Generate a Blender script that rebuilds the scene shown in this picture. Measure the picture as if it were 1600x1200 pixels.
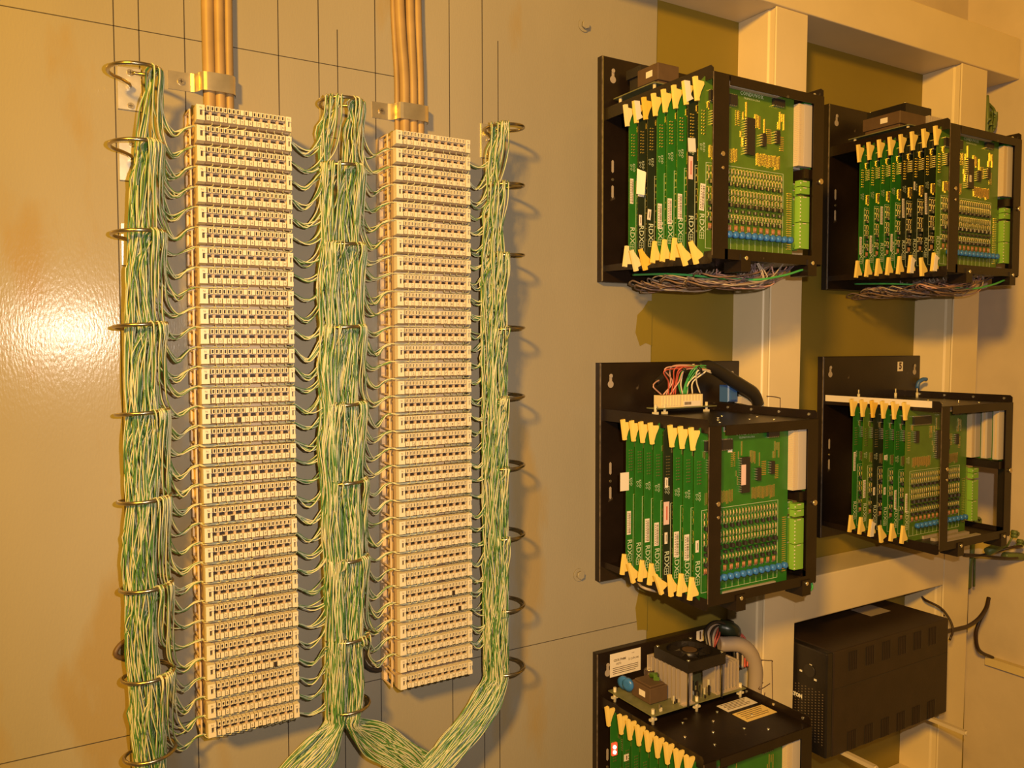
import bpy, math, random
import numpy as np
from mathutils import Vector, Matrix

random.seed(7); RNG = np.random.RandomState(11)
S = bpy.context.scene
COL = S.collection
for _o in list(bpy.data.objects): bpy.data.objects.remove(_o)

# ------------------------------------------------------------------ camera
FPX = 1275.27
CAM = np.array([-0.1710, -0.9612, -0.26905])
CR = np.array([0.85780147, -0.51397676, -0.00213019])
CU = np.array([0.02500938, 0.03759911, 0.9989799])
CF = np.array([0.51337235, 0.8569797, -0.04510681])
cd = bpy.data.cameras.new('camera'); co = bpy.data.objects.new('camera', cd); COL.objects.link(co)
cd.sensor_fit = 'HORIZONTAL'; cd.sensor_width = 36.0; cd.lens = 36.0*FPX/1600; cd.clip_start = 0.02
mw = Matrix.Identity(4)
for i in range(3):
    mw[i][0] = CR[i]; mw[i][1] = CU[i]; mw[i][2] = -CF[i]; mw[i][3] = CAM[i]
co.matrix_world = mw
S.camera = co
# ------------------------------------------------------------------ light
S.view_settings.view_transform = 'Standard'; S.view_settings.look = 'None'
S.view_settings.gamma = 1.0; S.view_settings.use_curve_mapping = False
S.view_settings.exposure = 0.40
wd = bpy.data.worlds.new('room_ambience'); S.world = wd; wd.use_nodes = True
wd.node_tree.nodes['Background'].inputs[0].default_value = (1.0, 0.66, 0.32, 1)
wd.node_tree.nodes['Background'].inputs[1].default_value = 0.09

def point(name, loc, power, col, radius):
    l = bpy.data.lights.new(name, 'POINT'); l.energy = power; l.color = col; l.shadow_soft_size = radius
    o = bpy.data.objects.new(name, l); o.location = loc; COL.objects.link(o); return o
point('room_lamp', (-1.22, -1.60, 0.60), 255.0, (1.0, 0.50, 0.03), 0.12)      # warm bulb up on the left
fl = bpy.data.lights.new('phone_flash', 'SPOT'); fl.energy = 25.0; fl.color = (1.0, 0.83, 0.66); fl.shadow_soft_size = 0.006   # the flash that shows in the wall paint
fl.spot_size = math.radians(112); fl.spot_blend = 1.0
fo_ = bpy.data.objects.new('phone_flash', fl); COL.objects.link(fo_); fo_.location = (-0.088, -0.955, -0.232); fo_.rotation_euler = mw.to_euler()
# ------------------------------------------------------------------ helpers
W = 0.060                                   # face of the grey wall board
def at(u, v, Y):
    d = CF + CR*(u-800)/FPX - CU*(v-600)/FPX
    return CAM + d*((Y-CAM[1])/d[1])
def atX(u, v, X):
    d = CF + CR*(u-800)/FPX - CU*(v-600)/FPX
    return CAM + d*((X-CAM[0])/d[0])

MATS = {}
def mat(name, col, rough=0.5, metal=0.0, var=0.0, vscale=20.0, bump=0.0, bscale=60.0, spec=0.5, emit=None, stretch=None, spots=None):
    m = bpy.data.materials.new(name); m.use_nodes = True
    nt = m.node_tree; b = nt.nodes['Principled BSDF']
    b.inputs['Base Color'].default_value = (*col, 1); b.inputs['Roughness'].default_value = rough
    b.inputs['Metallic'].default_value = metal; b.inputs['Specular IOR Level'].default_value = spec
    if var or bump or spots:
        tc = nt.nodes.new('ShaderNodeTexCoord'); mp = nt.nodes.new('ShaderNodeMapping')
        nt.links.new(tc.outputs['Object'], mp.inputs[0])
        if stretch: mp.inputs['Scale'].default_value = stretch
    out = None
    if var:
        n = nt.nodes.new('ShaderNodeTexNoise'); n.inputs['Scale'].default_value = vscale; n.inputs['Detail'].default_value = 5
        nt.links.new(mp.outputs[0], n.inputs['Vector'])
        r = nt.nodes.new('ShaderNodeValToRGB')
        r.color_ramp.elements[0].position = 0.3; r.color_ramp.elements[1].position = 0.72
        r.color_ramp.elements[0].color = (*[c*(1-var) for c in col], 1)
        r.color_ramp.elements[1].color = (*[min(1, c*(1+var*0.6)) for c in col], 1)
        nt.links.new(n.outputs['Fac'], r.inputs[0]); out = r.outputs[0]
    if spots:                                # worn flecks: (colour, scale, threshold)
        n2 = nt.nodes.new('ShaderNodeTexNoise'); n2.inputs['Scale'].default_value = spots[1]; n2.inputs['Detail'].default_value = 6
        nt.links.new(mp.outputs[0], n2.inputs['Vector'])
        r2 = nt.nodes.new('ShaderNodeValToRGB'); r2.color_ramp.elements[0].position = spots[2]; r2.color_ramp.elements[1].position = spots[2]+0.06
        nt.links.new(n2.outputs['Fac'], r2.inputs[0])
        mx = nt.nodes.new('ShaderNodeMix'); mx.data_type = 'RGBA'
        nt.links.new(r2.outputs[0], mx.inputs['Factor'])
        if out: nt.links.new(out, mx.inputs['A'])
        else: mx.inputs['A'].default_value = (*col, 1)
        mx.inputs['B'].default_value = (*spots[0], 1); out = mx.outputs['Result']
    if out: nt.links.new(out, b.inputs['Base Color'])
    if bump:
        n = nt.nodes.new('ShaderNodeTexNoise'); n.inputs['Scale'].default_value = bscale; n.inputs['Detail'].default_value = 4
        nt.links.new(mp.outputs[0], n.inputs['Vector'])
        bp = nt.nodes.new('ShaderNodeBump'); bp.inputs['Strength'].default_value = bump; bp.inputs['Distance'].default_value = 0.002
        nt.links.new(n.outputs['Fac'], bp.inputs['Height']); nt.links.new(bp.outputs[0], b.inputs['Normal'])
    if emit:
        b.inputs['Emission Color'].default_value = (*emit[0], 1); b.inputs['Emission Strength'].default_value = emit[1]
    MATS[name] = m; return m

mat('grey_wall_paint', (0.30, 0.268, 0.205), 0.17, var=0.10, vscale=5, bump=0.10, bscale=480, spec=0.22, stretch=(1.0, 1.0, 0.35), spots=((0.30, 0.235, 0.13), 7, 0.62))
mat('pencil', (0.045, 0.035, 0.025), 0.7)
mat('olive_paint', (0.22, 0.165, 0.022), 0.5, var=0.08, vscale=6, bump=0.08, bscale=90)
mat('cream_wood', (0.70, 0.58, 0.38), 0.42, var=0.06, vscale=9, bump=0.08, bscale=120)
mat('plaster', (0.58, 0.48, 0.37), 0.8, var=0.12, vscale=7, bump=0.35, bscale=35)
mat('black_metal', (0.013, 0.007, 0.0042), 0.38, var=0.3, vscale=30, bump=0.06, bscale=300, spots=((0.10, 0.075, 0.05), 45, 0.70))
mat('worn_edge', (0.16, 0.12, 0.085), 0.5, var=0.5, vscale=120)
mat('black_plastic', (0.014, 0.0105, 0.009), 0.42, var=0.2, vscale=40, bump=0.08, bscale=400)
mat('brown_black_plastic', (0.026, 0.0145, 0.009), 0.48, var=0.2, vscale=30, bump=0.08, bscale=400)
mat('block_plastic', (0.66, 0.595, 0.45), 0.38, var=0.05, vscale=40)
mat('block_base', (0.46, 0.335, 0.21), 0.5)  # the block plastic again, darkened to paint its shaded gaps
mat('frame_plastic', (0.62, 0.47, 0.29), 0.45, var=0.08, vscale=30)
mat('slot_dark', (0.022, 0.011, 0.006), 0.6)  # paints the shade in the block slots; also dark tabs and screw slots
mat('print_dark', (0.13, 0.09, 0.05), 0.6)
mat('ring_metal', (0.50, 0.42, 0.28), 0.28, metal=1.0, var=0.2, vscale=60)
mat('zinc', (0.72, 0.66, 0.55), 0.36, metal=0.75, var=0.15, vscale=50)
mat('strap_metal', (0.78, 0.66, 0.44), 0.30, metal=0.85, var=0.15, vscale=60)
mat('screw_metal', (0.62, 0.52, 0.36), 0.32, metal=0.9)
mat('bright_metal', (0.85, 0.80, 0.70), 0.25, metal=0.9)
mat('wire_white', (0.53, 0.53, 0.345), 0.4)
mat('wire_green', (0.085, 0.215, 0.05), 0.4)
mat('beige_cable', (0.33, 0.215, 0.09), 0.5, var=0.16, vscale=30)
mat('pcb_green', (0.026, 0.150, 0.018), 0.3, var=0.15, vscale=40)
mat('pcb_olive', (0.085, 0.170, 0.020), 0.3, var=0.15, vscale=40)
mat('pcb_dark', (0.022, 0.030, 0.014), 0.32, var=0.2, vscale=40)
mat('pcb_tan', (0.17, 0.17, 0.075), 0.4, var=0.2, vscale=60)
mat('silk', (0.55, 0.60, 0.42), 0.6)
mat('gold', (0.82, 0.64, 0.28), 0.24, metal=0.9)
mat('solder', (0.62, 0.58, 0.48), 0.3, metal=0.85)
mat('chip_black', (0.022, 0.018, 0.016), 0.4)
mat('resistor_tan', (0.46, 0.36, 0.17), 0.45, var=0.5, vscale=300)
mat('resistor_red', (0.38, 0.17, 0.08), 0.45, var=0.5, vscale=300)
mat('varistor_blue', (0.035, 0.16, 0.48), 0.35)
mat('terminal_lime', (0.20, 0.40, 0.045), 0.4)
mat('connector_cream', (0.58, 0.48, 0.34), 0.45)
mat('connector_grey', (0.50, 0.44, 0.39), 0.5)
mat('grille_grey', (0.16, 0.12, 0.09), 0.5)
mat('guide_grey', (0.36, 0.30, 0.25), 0.5)
mat('ejector_yellow', (0.88, 0.64, 0.17), 0.42, var=0.08, vscale=30)
mat('ejector_pale', (0.84, 0.70, 0.36), 0.42)
mat('ejector_amber', (0.83, 0.52, 0.07), 0.42)
mat('paper', (0.76, 0.68, 0.58), 0.7)
mat('paper_pink', (0.72, 0.50, 0.46), 0.7)
mat('paper_yellow', (0.82, 0.60, 0.22), 0.7)
mat('transformer_brown', (0.105, 0.062, 0.032), 0.55, var=0.12, vscale=60)
mat('aluminium', (0.62, 0.53, 0.44), 0.4, metal=0.5)
mat('cap_sleeve', (0.05, 0.03, 0.025), 0.35)
mat('wire_brown', (0.19, 0.115, 0.08), 0.5)
mat('wire_violet', (0.17, 0.12, 0.125), 0.5)
mat('wire_grey', (0.36, 0.29, 0.23), 0.5)
mat('wire_red', (0.50, 0.09, 0.055), 0.45)
mat('wire_pink', (0.55, 0.30, 0.24), 0.45)
mat('wire_cream', (0.72, 0.64, 0.48), 0.45)
mat('wire_black', (0.015, 0.012, 0.010), 0.45)
mat('earth_green', (0.06, 0.34, 0.085), 0.4)
mat('plug_nylon', (0.74, 0.62, 0.36), 0.45)
mat('nylon', (0.62, 0.55, 0.38), 0.4)
mat('blue_plastic', (0.045, 0.12, 0.36), 0.4)
mat('splice_green', (0.115, 0.16, 0.045), 0.45)
mat('cable_black', (0.035, 0.018, 0.012), 0.45)
mat('trunking', (0.62, 0.50, 0.26), 0.5)
mat('led_red', (0.9, 0.1, 0.05), 0.4, emit=((1.0, 0.10, 0.04), 14.0))
mat('led_core', (0.9, 0.5, 0.4), 0.4, emit=((1.0, 0.55, 0.42), 9.0))
mat('ink', (0.07, 0.035, 0.02), 0.7)
mat('white_print', (0.72, 0.70, 0.66), 0.5)

ORG = {}
class MB:
    def __init__(s): s.v = []; s.f = []; s.m = []; s.n = 0; s.mi = 0; s.sm = []
    def add(s, verts, faces, smooth=False):
        b = s.n; s.v.extend([tuple(map(float, p)) for p in verts]); s.n += len(verts)
        for f in faces: s.f.append(tuple(int(i)+b for i in f)); s.m.append(s.mi); s.sm.append(smooth)
        return s
    def box(s, x0, x1, y0, y1, z0, z1):
        s.add([(x0,y0,z0),(x1,y0,z0),(x1,y1,z0),(x0,y1,z0),(x0,y0,z1),(x1,y0,z1),(x1,y1,z1),(x0,y1,z1)],
              [(0,3,2,1),(4,5,6,7),(0,1,5,4),(1,2,6,5),(2,3,7,6),(3,0,4,7)]); return s
    def obox(s, c, ax, ay, az):              # centre and three half-axis vectors
        c = np.array(c, float); ax, ay, az = (np.array(a, float) for a in (ax, ay, az))
        P = [c+i*ax+j*ay+k*az for k in (-1,1) for (i,j) in ((-1,-1),(1,-1),(1,1),(-1,1))]
        s.add(P, [(0,3,2,1),(4,5,6,7),(0,1,5,4),(1,2,6,5),(2,3,7,6),(3,0,4,7)]); return s
    def bevbox(s, x0, x1, y0, y1, z0, z1, b):   # box with bevelled vertical+front edges (chamfer all round its -Y face)
        P = [(x0,y1,z0),(x1,y1,z0),(x1,y1,z1),(x0,y1,z1),
             (x0,y0+b,z0),(x1,y0+b,z0),(x1,y0+b,z1),(x0,y0+b,z1),
             (x0+b,y0,z0+b),(x1-b,y0,z0+b),(x1-b,y0,z1-b),(x0+b,y0,z1-b)]
        F = [(0,3,2,1)[::1],(8,9,10,11)]
        for i in range(4):
            j = (i+1) % 4
            F += [(i,j,4+j,4+i),(4+i,4+j,8+j,8+i)]
        s.add(P, F); return s
    def prism(s, poly, axis, a0, a1):        # poly of 2-tuples extruded along axis 0,1,2
        def mk(p, a):
            q = list(p); q.insert(axis, a); return q
        n = len(poly); P = [mk(p, a0) for p in poly]+[mk(p, a1) for p in poly]
        s.add(P, [tuple(range(n))[::-1], tuple(range(n, 2*n))]+[(i,(i+1)%n,n+(i+1)%n,n+i) for i in range(n)]); return s
    def tube(s, pts, r, n=6, cap=True, ph=0.0):
        P = np.asarray(pts, float); k = len(P)
        T = np.gradient(P, axis=0); T /= (np.linalg.norm(T, axis=1)[:,None]+1e-12)
        up = np.array([0.31, 0.87, 0.39]);
        A = np.cross(T, up); bad = np.linalg.norm(A, axis=1) < 0.15
        A[bad] = np.cross(T[bad], np.array([0.9, -0.1, 0.42])); A /= np.linalg.norm(A, axis=1)[:,None]
        B = np.cross(T, A)
        th = ph+np.arange(n)*2*np.pi/n
        rr = np.broadcast_to(np.asarray(r, float), (k,))
        V = P[:,None,:]+rr[:,None,None]*(np.cos(th)[None,:,None]*A[:,None,:]+np.sin(th)[None,:,None]*B[:,None,:])
        i = np.arange(k-1)[:,None]*n; j = np.arange(n)[None,:]; j2 = (j+1) % n
        Fq = np.stack([i+j, i+n+j, i+n+j2, i+j2], -1).reshape(-1, 4)
        b = s.n; s.v.extend(map(tuple, V.reshape(-1, 3).tolist())); s.n += k*n
        fl = (Fq+b).tolist(); s.f.extend(map(tuple, fl)); s.m.extend([s.mi]*len(fl)); s.sm.extend([True]*len(fl))
        if cap:
            s.f.append(tuple(b+q for q in range(n))); s.f.append(tuple(b+(k-1)*n+q for q in range(n))[::-1])
            s.m += [s.mi]*2; s.sm += [False]*2
        return s
    def cyl(s, p0, p1, r, n=12, r1=None):
        p0, p1 = np.array(p0, float), np.array(p1, float)
        return s.tube([p0, p1], [r, r if r1 is None else r1], n)
    def disc_y(s, x, y, z, r, h, n=14):      # disc facing -Y
        return s.cyl((x, y-h, z), (x, y, z), r, n)
    def build(s, name, mats, parent=None, bevel=0.0):
        me = bpy.data.meshes.new(name)
        off = ORG.get(parent.name, (0, 0, 0)) if parent is not None else (0, 0, 0)
        V = np.array(s.v, float)-np.array(off, float)
        me.from_pydata(V.tolist(), [], s.f)
        if isinstance(mats, str): mats = [mats]
        for m in mats: me.materials.append(MATS[m])
        if len(mats) > 1: me.polygons.foreach_set('material_index', s.m)
        me.polygons.foreach_set('use_smooth', s.sm)
        me.update()
        if bevel:
            pass
        o = bpy.data.objects.new(name, me); COL.objects.link(o)
        if parent is not None: o.parent = parent
        ORG[o.name] = off
        if bevel:
            bv = o.modifiers.new('edge', 'BEVEL'); bv.width = bevel; bv.segments = 2; bv.limit_method = 'ANGLE'
        return o

def thing(name, label, cat, loc, group=None):
    o = bpy.data.objects.new(name, None); COL.objects.link(o); o.location = tuple(map(float, loc)); o.empty_display_size = 0.02
    ORG[o.name] = tuple(map(float, loc)); o['label'] = label; o['category'] = cat
    if group: o['group'] = group
    return o
def tag(o, label, cat, group=None, kind=None):
    o['label'] = label; o['category'] = cat
    if group: o['group'] = group
    if kind: o['kind'] = kind
    return o
def struct(o): o['kind'] = 'structure'; return o
def stuff(o): o['kind'] = 'stuff'; return o
def dup(root, loc, label=None, group=None):
    r = root.copy(); COL.objects.link(r); r.location = tuple(map(float, loc)); ORG[r.name] = tuple(map(float, loc))
    if label: r['label'] = label
    if group: r['group'] = group
    for ch in list(root.children):
        c = ch.copy(); COL.objects.link(c); c.parent = r; ORG[c.name] = ORG[r.name]
        for g in list(ch.children):
            d = g.copy(); COL.objects.link(d); d.parent = c
    return r
def one(mb, name, m, label, cat, group=None, kind=None):      # a thing that is a single mesh
    return tag(mb.build(name, m), label, cat, group, kind)

def catmull(pts, step=0.006):
    P = [np.array(p, float) for p in pts]; P = [2*P[0]-P[1]]+P+[2*P[-1]-P[-2]]; out = []
    for i in range(1, len(P)-2):
        a, b, c, d = P[i-1], P[i], P[i+1], P[i+2]
        n = max(2, int(np.linalg.norm(c-b)/step))
        t = np.linspace(0, 1, n, endpoint=False)[:,None]
        out.append(0.5*(2*b+(c-a)*t+(2*a-5*b+4*c-d)*t**2+(3*b-a-3*c+d)*t**3))
    out.append(P[-2][None,:]); return np.vstack(out)

_txt = {}
def text_mesh(body, size, res=2, bold=0.0):
    k = (body, size, res, bold)
    if k in _txt: return _txt[k]
    cu = bpy.data.curves.new('lettering', 'FONT'); cu.body = body; cu.size = size; cu.resolution_u = res; cu.offset = bold
    cu.align_x = 'CENTER'; cu.align_y = 'CENTER'
    o = bpy.data.objects.new('lettering', cu); COL.objects.link(o)
    dg = bpy.context.evaluated_depsgraph_get(); me = bpy.data.meshes.new_from_object(o.evaluated_get(dg))
    V = [tuple(v.co) for v in me.vertices]; F = [tuple(p.vertices) for p in me.polygons]
    bpy.data.objects.remove(o); bpy.data.curves.remove(cu); bpy.data.meshes.remove(me)
    _txt[k] = (V, F); return V, F
def put_text(mb, body, size, c, xd=(1,0,0), yd=(0,0,1), res=2, bold=0.0):
    V, F = text_mesh(body, size, res, bold); c = np.array(c, float); xd = np.array(xd, float); yd = np.array(yd, float)
    mb.add([c+v[0]*xd+v[1]*yd for v in V], F)

ORD = 'first second third fourth fifth sixth seventh eighth ninth tenth eleventh twelfth thirteenth fourteenth fifteenth sixteenth seventeenth eighteenth nineteenth twentieth'.split()
TENS = ['', '', 'twenty', 'thirty']
def ordinal(n):
    if n <= 20: return ORD[n-1]
    if n == 30: return 'thirtieth'
    return TENS[n//10]+'-'+ORD[n % 10-1]

# ================================================================== SETTING
m = MB(); poly = [(-1.6,-1.6),(0.690,-1.6),(0.6975,-0.70),(0.7040,-0.23),(0.7125,0.235),(0.718,0.60),(0.718,1.0),(-1.6,1.0)]
m.prism(poly, 1, W, W+0.018)
wall = struct(m.build('wall_back', 'grey_wall_paint'))
WE = W-0.0002
for i, x in enumerate((-0.0752,-0.0495,-0.001,0.1075,0.158,0.1825,0.2335,0.3415,0.393,0.4185)):
    top = 0.55 if i not in (5, 9) else (0.135 if i == 5 else 0.165)
    MB().box(x-0.0006, x+0.0006, WE, W+0.0005, -1.3, top).build('scribed_line', 'pencil', wall)
for x0, x1, z in ((-0.40,0.26,0.0892),(-0.40,0.72,-0.7165)):
    MB().box(x0, x1 if z > 0 else 0.69, WE, W+0.0005, z-0.0005, z+0.0005).build('scribed_line', 'pencil', wall)

m = MB(); m.box(0.60, 1.66, W+0.003, W+0.02, -1.6, 0.34); struct(m.build('wall_recess', 'olive_paint'))
m = MB(); m.box(0.3, 1.70, W+0.030, W+0.06, -1.7, 1.3); struct(m.build('wall_upper', 'plaster'))
m = MB(); m.box(1.628, 1.72, -1.6, W+0.06, -1.7, 1.3); struct(m.build('wall_right', 'plaster'))
def post(n, x0, x1, z0, z1, lean):
    yf = -0.019; m = MB()
    poly = [(x0,W+0.004),(x0,-0.0015),(x0+0.0025,-0.004),(x0+0.0025,-0.0145),(x0,-0.0165),(x0+0.001,yf),(x1,yf),(x1,W+0.004)]
    k = len(poly); P = [(x+lean*(z0-0.2), y, z0) for x, y in poly]+[(x+lean*(z1-0.2), y, z1) for x, y in poly]
    m.add(P, [tuple(range(k))[::-1], tuple(range(k, 2*k))]+[(i,(i+1)%k,k+(i+1)%k,k+i) for i in range(k)])
    return struct(m.build('trim_%d' % n, 'cream_wood', bevel=0.0008))
post(1, 0.897, 0.9732, -1.6, 0.2865, 0.0125)
post(2, 1.4235, 1.512, -1.6, 0.2865, 0.024)
def beam(n, x0, x1, z0, z1, yf):
    m = MB(); m.box(x0, x1, yf, W+0.028 if n == 3 else W+0.0035, z0, z1); return struct(m.build('trim_%d' % n, 'cream_wood', bevel=0.002))
beam(3, 0.30, 1.627, 0.2868, 0.370, -0.0225)
beam(4, 0.955, 1.402, -0.7475, -0.672, -0.0185)
beam(5, 0.950, 1.395, -1.25, -1.145, -0.0185)
m = MB(); m.box(0.950, 1.398, 0.025, W+0.003, -0.995, -0.968); struct(m.build('trim_6', 'cream_wood'))

for pxs in (((1013,470),(1019,470),(1018,540),(1009,536),(1000,541),(993,520),(996,492),(1004,484)), ((1003,902),(1012,902),(1011,985),(1004,984),(996,985),(993,950),(997,930))):
    m = MB(); P = [at(u, v, W-0.0003) for u, v in pxs]; n = len(P); Q = [p+np.array([0,0.0004,0]) for p in P]
    m.add(P+Q, [tuple(range(n))[::-1], tuple(range(n, 2*n))]+[(i,(i+1)%n,n+(i+1)%n,n+i) for i in range(n)]); m.build('paint_smear', 'olive_paint', wall)

# ================================================================== TERMINAL BLOCK COLUMNS
PIT = 0.0225; BW = 0.105
STR = {'left': (0.0, 0.0), 'right': (0.2365, 0.0035)}
def make_block(label):
    t = thing('terminal_block', label, 'terminal block', (0,0,0), 'punch-down terminal blocks')
    b = MB()
    b.prism([(0.0,0.0182),(0.0,0.0098),(BW,0.0098),(BW,0.0182)], 2, -0.0182, -0.0006)
    b.box(0.0088, 0.0985, 0.0052, 0.0099, -0.0108, -0.0058)                       # recessed middle band
    b.prism([(0.0022,-0.0162),(0.007,-0.0184),(0.0099,-0.0184),(0.0099,-0.0162)], 0, 0.0092, 0.0985)  # rounded lower lip
    for q in range(11):                                                         # ribs between the disconnect slots
        x = 0.0058+0.00927*q
        if 0.0092 < x < 0.0985: b.box(x-0.0014, x+0.0014, 0.0020, 0.0099, -0.0110, -0.0060)
    b.build('body', 'block_base', t)  # darker than the teeth: shade of the recesses put into the colour
    for x0, x1 in ((0.0, 0.0088), (0.0985, BW)):                                # end housings left and right
        e = MB()
        e.box(x0, x1, 0.0, 0.0099, -0.0058, -0.0003); e.box(x0, x1, 0.0, 0.0099, -0.0170, -0.0118)
        e.box(x0, x0+(x1-x0)*0.42, 0.0, 0.0099, -0.0118, -0.0058)
        e.box(x1-(x1-x0)*0.25, x1, 0.0015, 0.0099, -0.0118, -0.0058)
        if x0 == 0: e.prism([(0.0,-0.0170),(0.0098,-0.0184),(0.0098,-0.0170)], 0, 0, 0.0088)
        e.build('end_housing', 'block_plastic', t)
    u = MB(); l = MB()
    for k in range(19):
        x = 0.0125+0.0046*k; hw = 0.00188
        if k in (8, 10): u.box(x-hw, x+hw, 0.0, 0.0099, -0.0060, -0.0004)
        else:
            u.box(x-hw, x-0.00108, 0.0, 0.0099, -0.0060, -0.0004); u.box(x+0.00108, x+hw, 0.0, 0.0099, -0.0060, -0.0004)
            u.box(x-0.00108, x+0.00108, 0.0, 0.0099, -0.0013, -0.0004); u.box(x-0.00108, x+0.00108, 0.0, 0.0099, -0.0060, -0.0053)
        z0 = -0.0168 if k % 2 else -0.0164
        l.box(x-hw, x+hw, 0.0 if k % 2 else 0.0006, 0.0099, z0, -0.0106)
    u.build('upper_contact_row', 'block_plastic', t); l.build('lower_tab_row', 'block_plastic', t)
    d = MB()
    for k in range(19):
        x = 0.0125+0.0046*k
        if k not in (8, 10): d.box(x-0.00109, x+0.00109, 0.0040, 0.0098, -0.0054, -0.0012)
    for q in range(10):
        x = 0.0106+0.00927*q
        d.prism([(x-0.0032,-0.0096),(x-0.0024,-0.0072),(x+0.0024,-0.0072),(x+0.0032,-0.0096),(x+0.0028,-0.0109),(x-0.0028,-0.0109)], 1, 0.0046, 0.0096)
    d.build('contact_slots', 'slot_dark', t)  # dark fills painting the shade inside the slots; real contacts are silver
    p = MB()
    for q, ch in enumerate('12345'): put_text(p, ch, 0.0042, (0.0125+0.0092*q, 0.0005, -0.0139), res=1, bold=0.00008)
    for q, ch in enumerate('67890'): put_text(p, ch, 0.0042, (0.0125+0.0046*10+0.0092*q, 0.0005, -0.0139), res=1, bold=0.00008)
    put_text(p, 'N', 0.0034, (0.0045, -0.0002, -0.0034), res=1); put_text(p, 'N', 0.0034, (0.1017, -0.0002, -0.0034), res=1)
    p.box(0.0048, 0.0066, 0.0021, 0.0048, -0.0112, -0.0066)
    p.build('number_print', 'print_dark', t)
    return t
blk0 = make_block('')
first = True
for side, (sx, sz) in STR.items():
    f = thing('mounting_frame', 'beige plastic frame holding the %s column of terminal blocks' % side, 'mounting frame', (sx, W, sz), 'terminal block frames')
    c = MB(); c.box(sx-0.0035, sx+0.1085, 0.054, W-0.0001, sz-PIT*31-0.0215, sz-0.0005); c.build('base_plate', 'frame_plastic', f)
    c = MB(); c.box(sx+0.004, sx+0.101, 0.0186, 0.0539, sz-PIT*31-0.019, sz-0.001); c.build('channel', 'frame_plastic', f)
    g = None
    for i in range(32):
        for xs in (sx-0.0048, sx+0.1062):
            z1 = sz-PIT*i-0.0018; z0 = z1-0.0172
            if g is None:
                q = MB(); x0, x1 = xs, xs+0.0016
                q.box(x0, x1, 0.0185, 0.0205, z0, z1); q.box(x0, x1, 0.0205, 0.0538, z1-0.0018, z1)
                q.box(x0, x1, 0.0205, 0.0538, z0, z0+0.0018); q.box(x0, x0+0.005 if xs < sx else x1, 0.045, 0.0538, z0, z1)
                g = q.build('wire_guide', 'frame_plastic', f); gx, gz = xs, z1
            else:
                h = g.copy(); COL.objects.link(h); h.parent = f; h.location = (xs-gx, 0, z1-gz)
for side, (sx, sz) in STR.items():
    for i in range(32):
        lab = 'cream terminal block, %s from the top of the %s column' % (ordinal(i+1), side)
        loc = (sx, 0.0, sz-PIT*i)
        if first: blk0.location = loc; blk0['label'] = lab; first = False; b = blk0; ORG[b.name] = loc
        else: b = dup(blk0, loc, lab)
        mark = {('left',16):3,('left',21):2,('left',22):1,('left',29):14,('right',27):14,('right',28):16}.get((side, i+1))
        if mark is not None:
            x = sx+0.0125+0.0046*mark*(1 if mark > 9 else 2); z = loc[2]
            MB().box(x-0.0017, x+0.0017, -0.0002, 0.001, z-0.0168, z-0.0112).build('dark_tab', 'slot_dark', b)

# ================================================================== JUMPER RINGS
RZ = [0.029,-0.050,-0.145,-0.245,-0.340,-0.436,-0.533,-0.633,-0.722]
RINGC = {'left': -0.0600, 'middle': 0.1690, 'right': 0.3990}
PLX = {'left': (-0.0752,-0.0500), 'middle': (0.1583,0.1823), 'right': (0.3932,0.4182)}
RCY, RR = 0.0155, 0.0265
def make_ring(label):
    t = thing('jumper_ring', label, 'wire ring', (0,0,0), 'jumper wire rings')
    p = MB(); p.bevbox(-0.0125, 0.0125, W-0.0022, W-0.0001, -0.031, 0.0165, 0.0006); p.build('ring_plate', 'zinc', t)
    r = MB(); pts = [(0,W-0.003,-0.005),(-0.001,W-0.010,-0.0045)]
    for a in np.linspace(118, 448, 30):
        th = math.radians(a); pts.append((RR*math.cos(th)+0.001, RCY+RR*0.98*math.sin(th), -0.003+0.009*(a-118)/330))
    r.tube(catmull(pts, 0.004), 0.0021, 8); r.build('ring_rod', 'ring_metal', t)
    for z in (0.011, -0.026):
        s = MB(); s.disc_y(0.001, W-0.002, z, 0.0036, 0.0014, 12)
        s.mi = 1; s.box(0.001-0.0022, 0.001+0.0022, W-0.0036, W-0.0033, z-0.0003, z+0.0003); s.box(0.001-0.0003, 0.001+0.0003, W-0.0036, W-0.0033, z-0.0022, z+0.0022)
        s.build('screw', ['screw_metal','slot_dark'], t)
    return t
RSH = {'left': 0.002, 'middle': 0.0, 'right': -0.004}
ring0 = None
for cname in ('left', 'middle', 'right'):
    for i, z in enumerate(RZ):
        lab = 'metal wire ring, %s from the top of the %s wire column' % (ordinal(i+1), cname)
        x = 0.5*sum(PLX[cname])+RSH[cname]
        if ring0 is None: ring0 = make_ring(lab); ring0.location = (x, 0, z); ORG[ring0.name] = (x, 0, z)
        else: dup(ring0, (x, 0, z), lab)
RCX = {k: 0.5*sum(v)+0.001+RSH[k] for k, v in PLX.items()}

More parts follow.
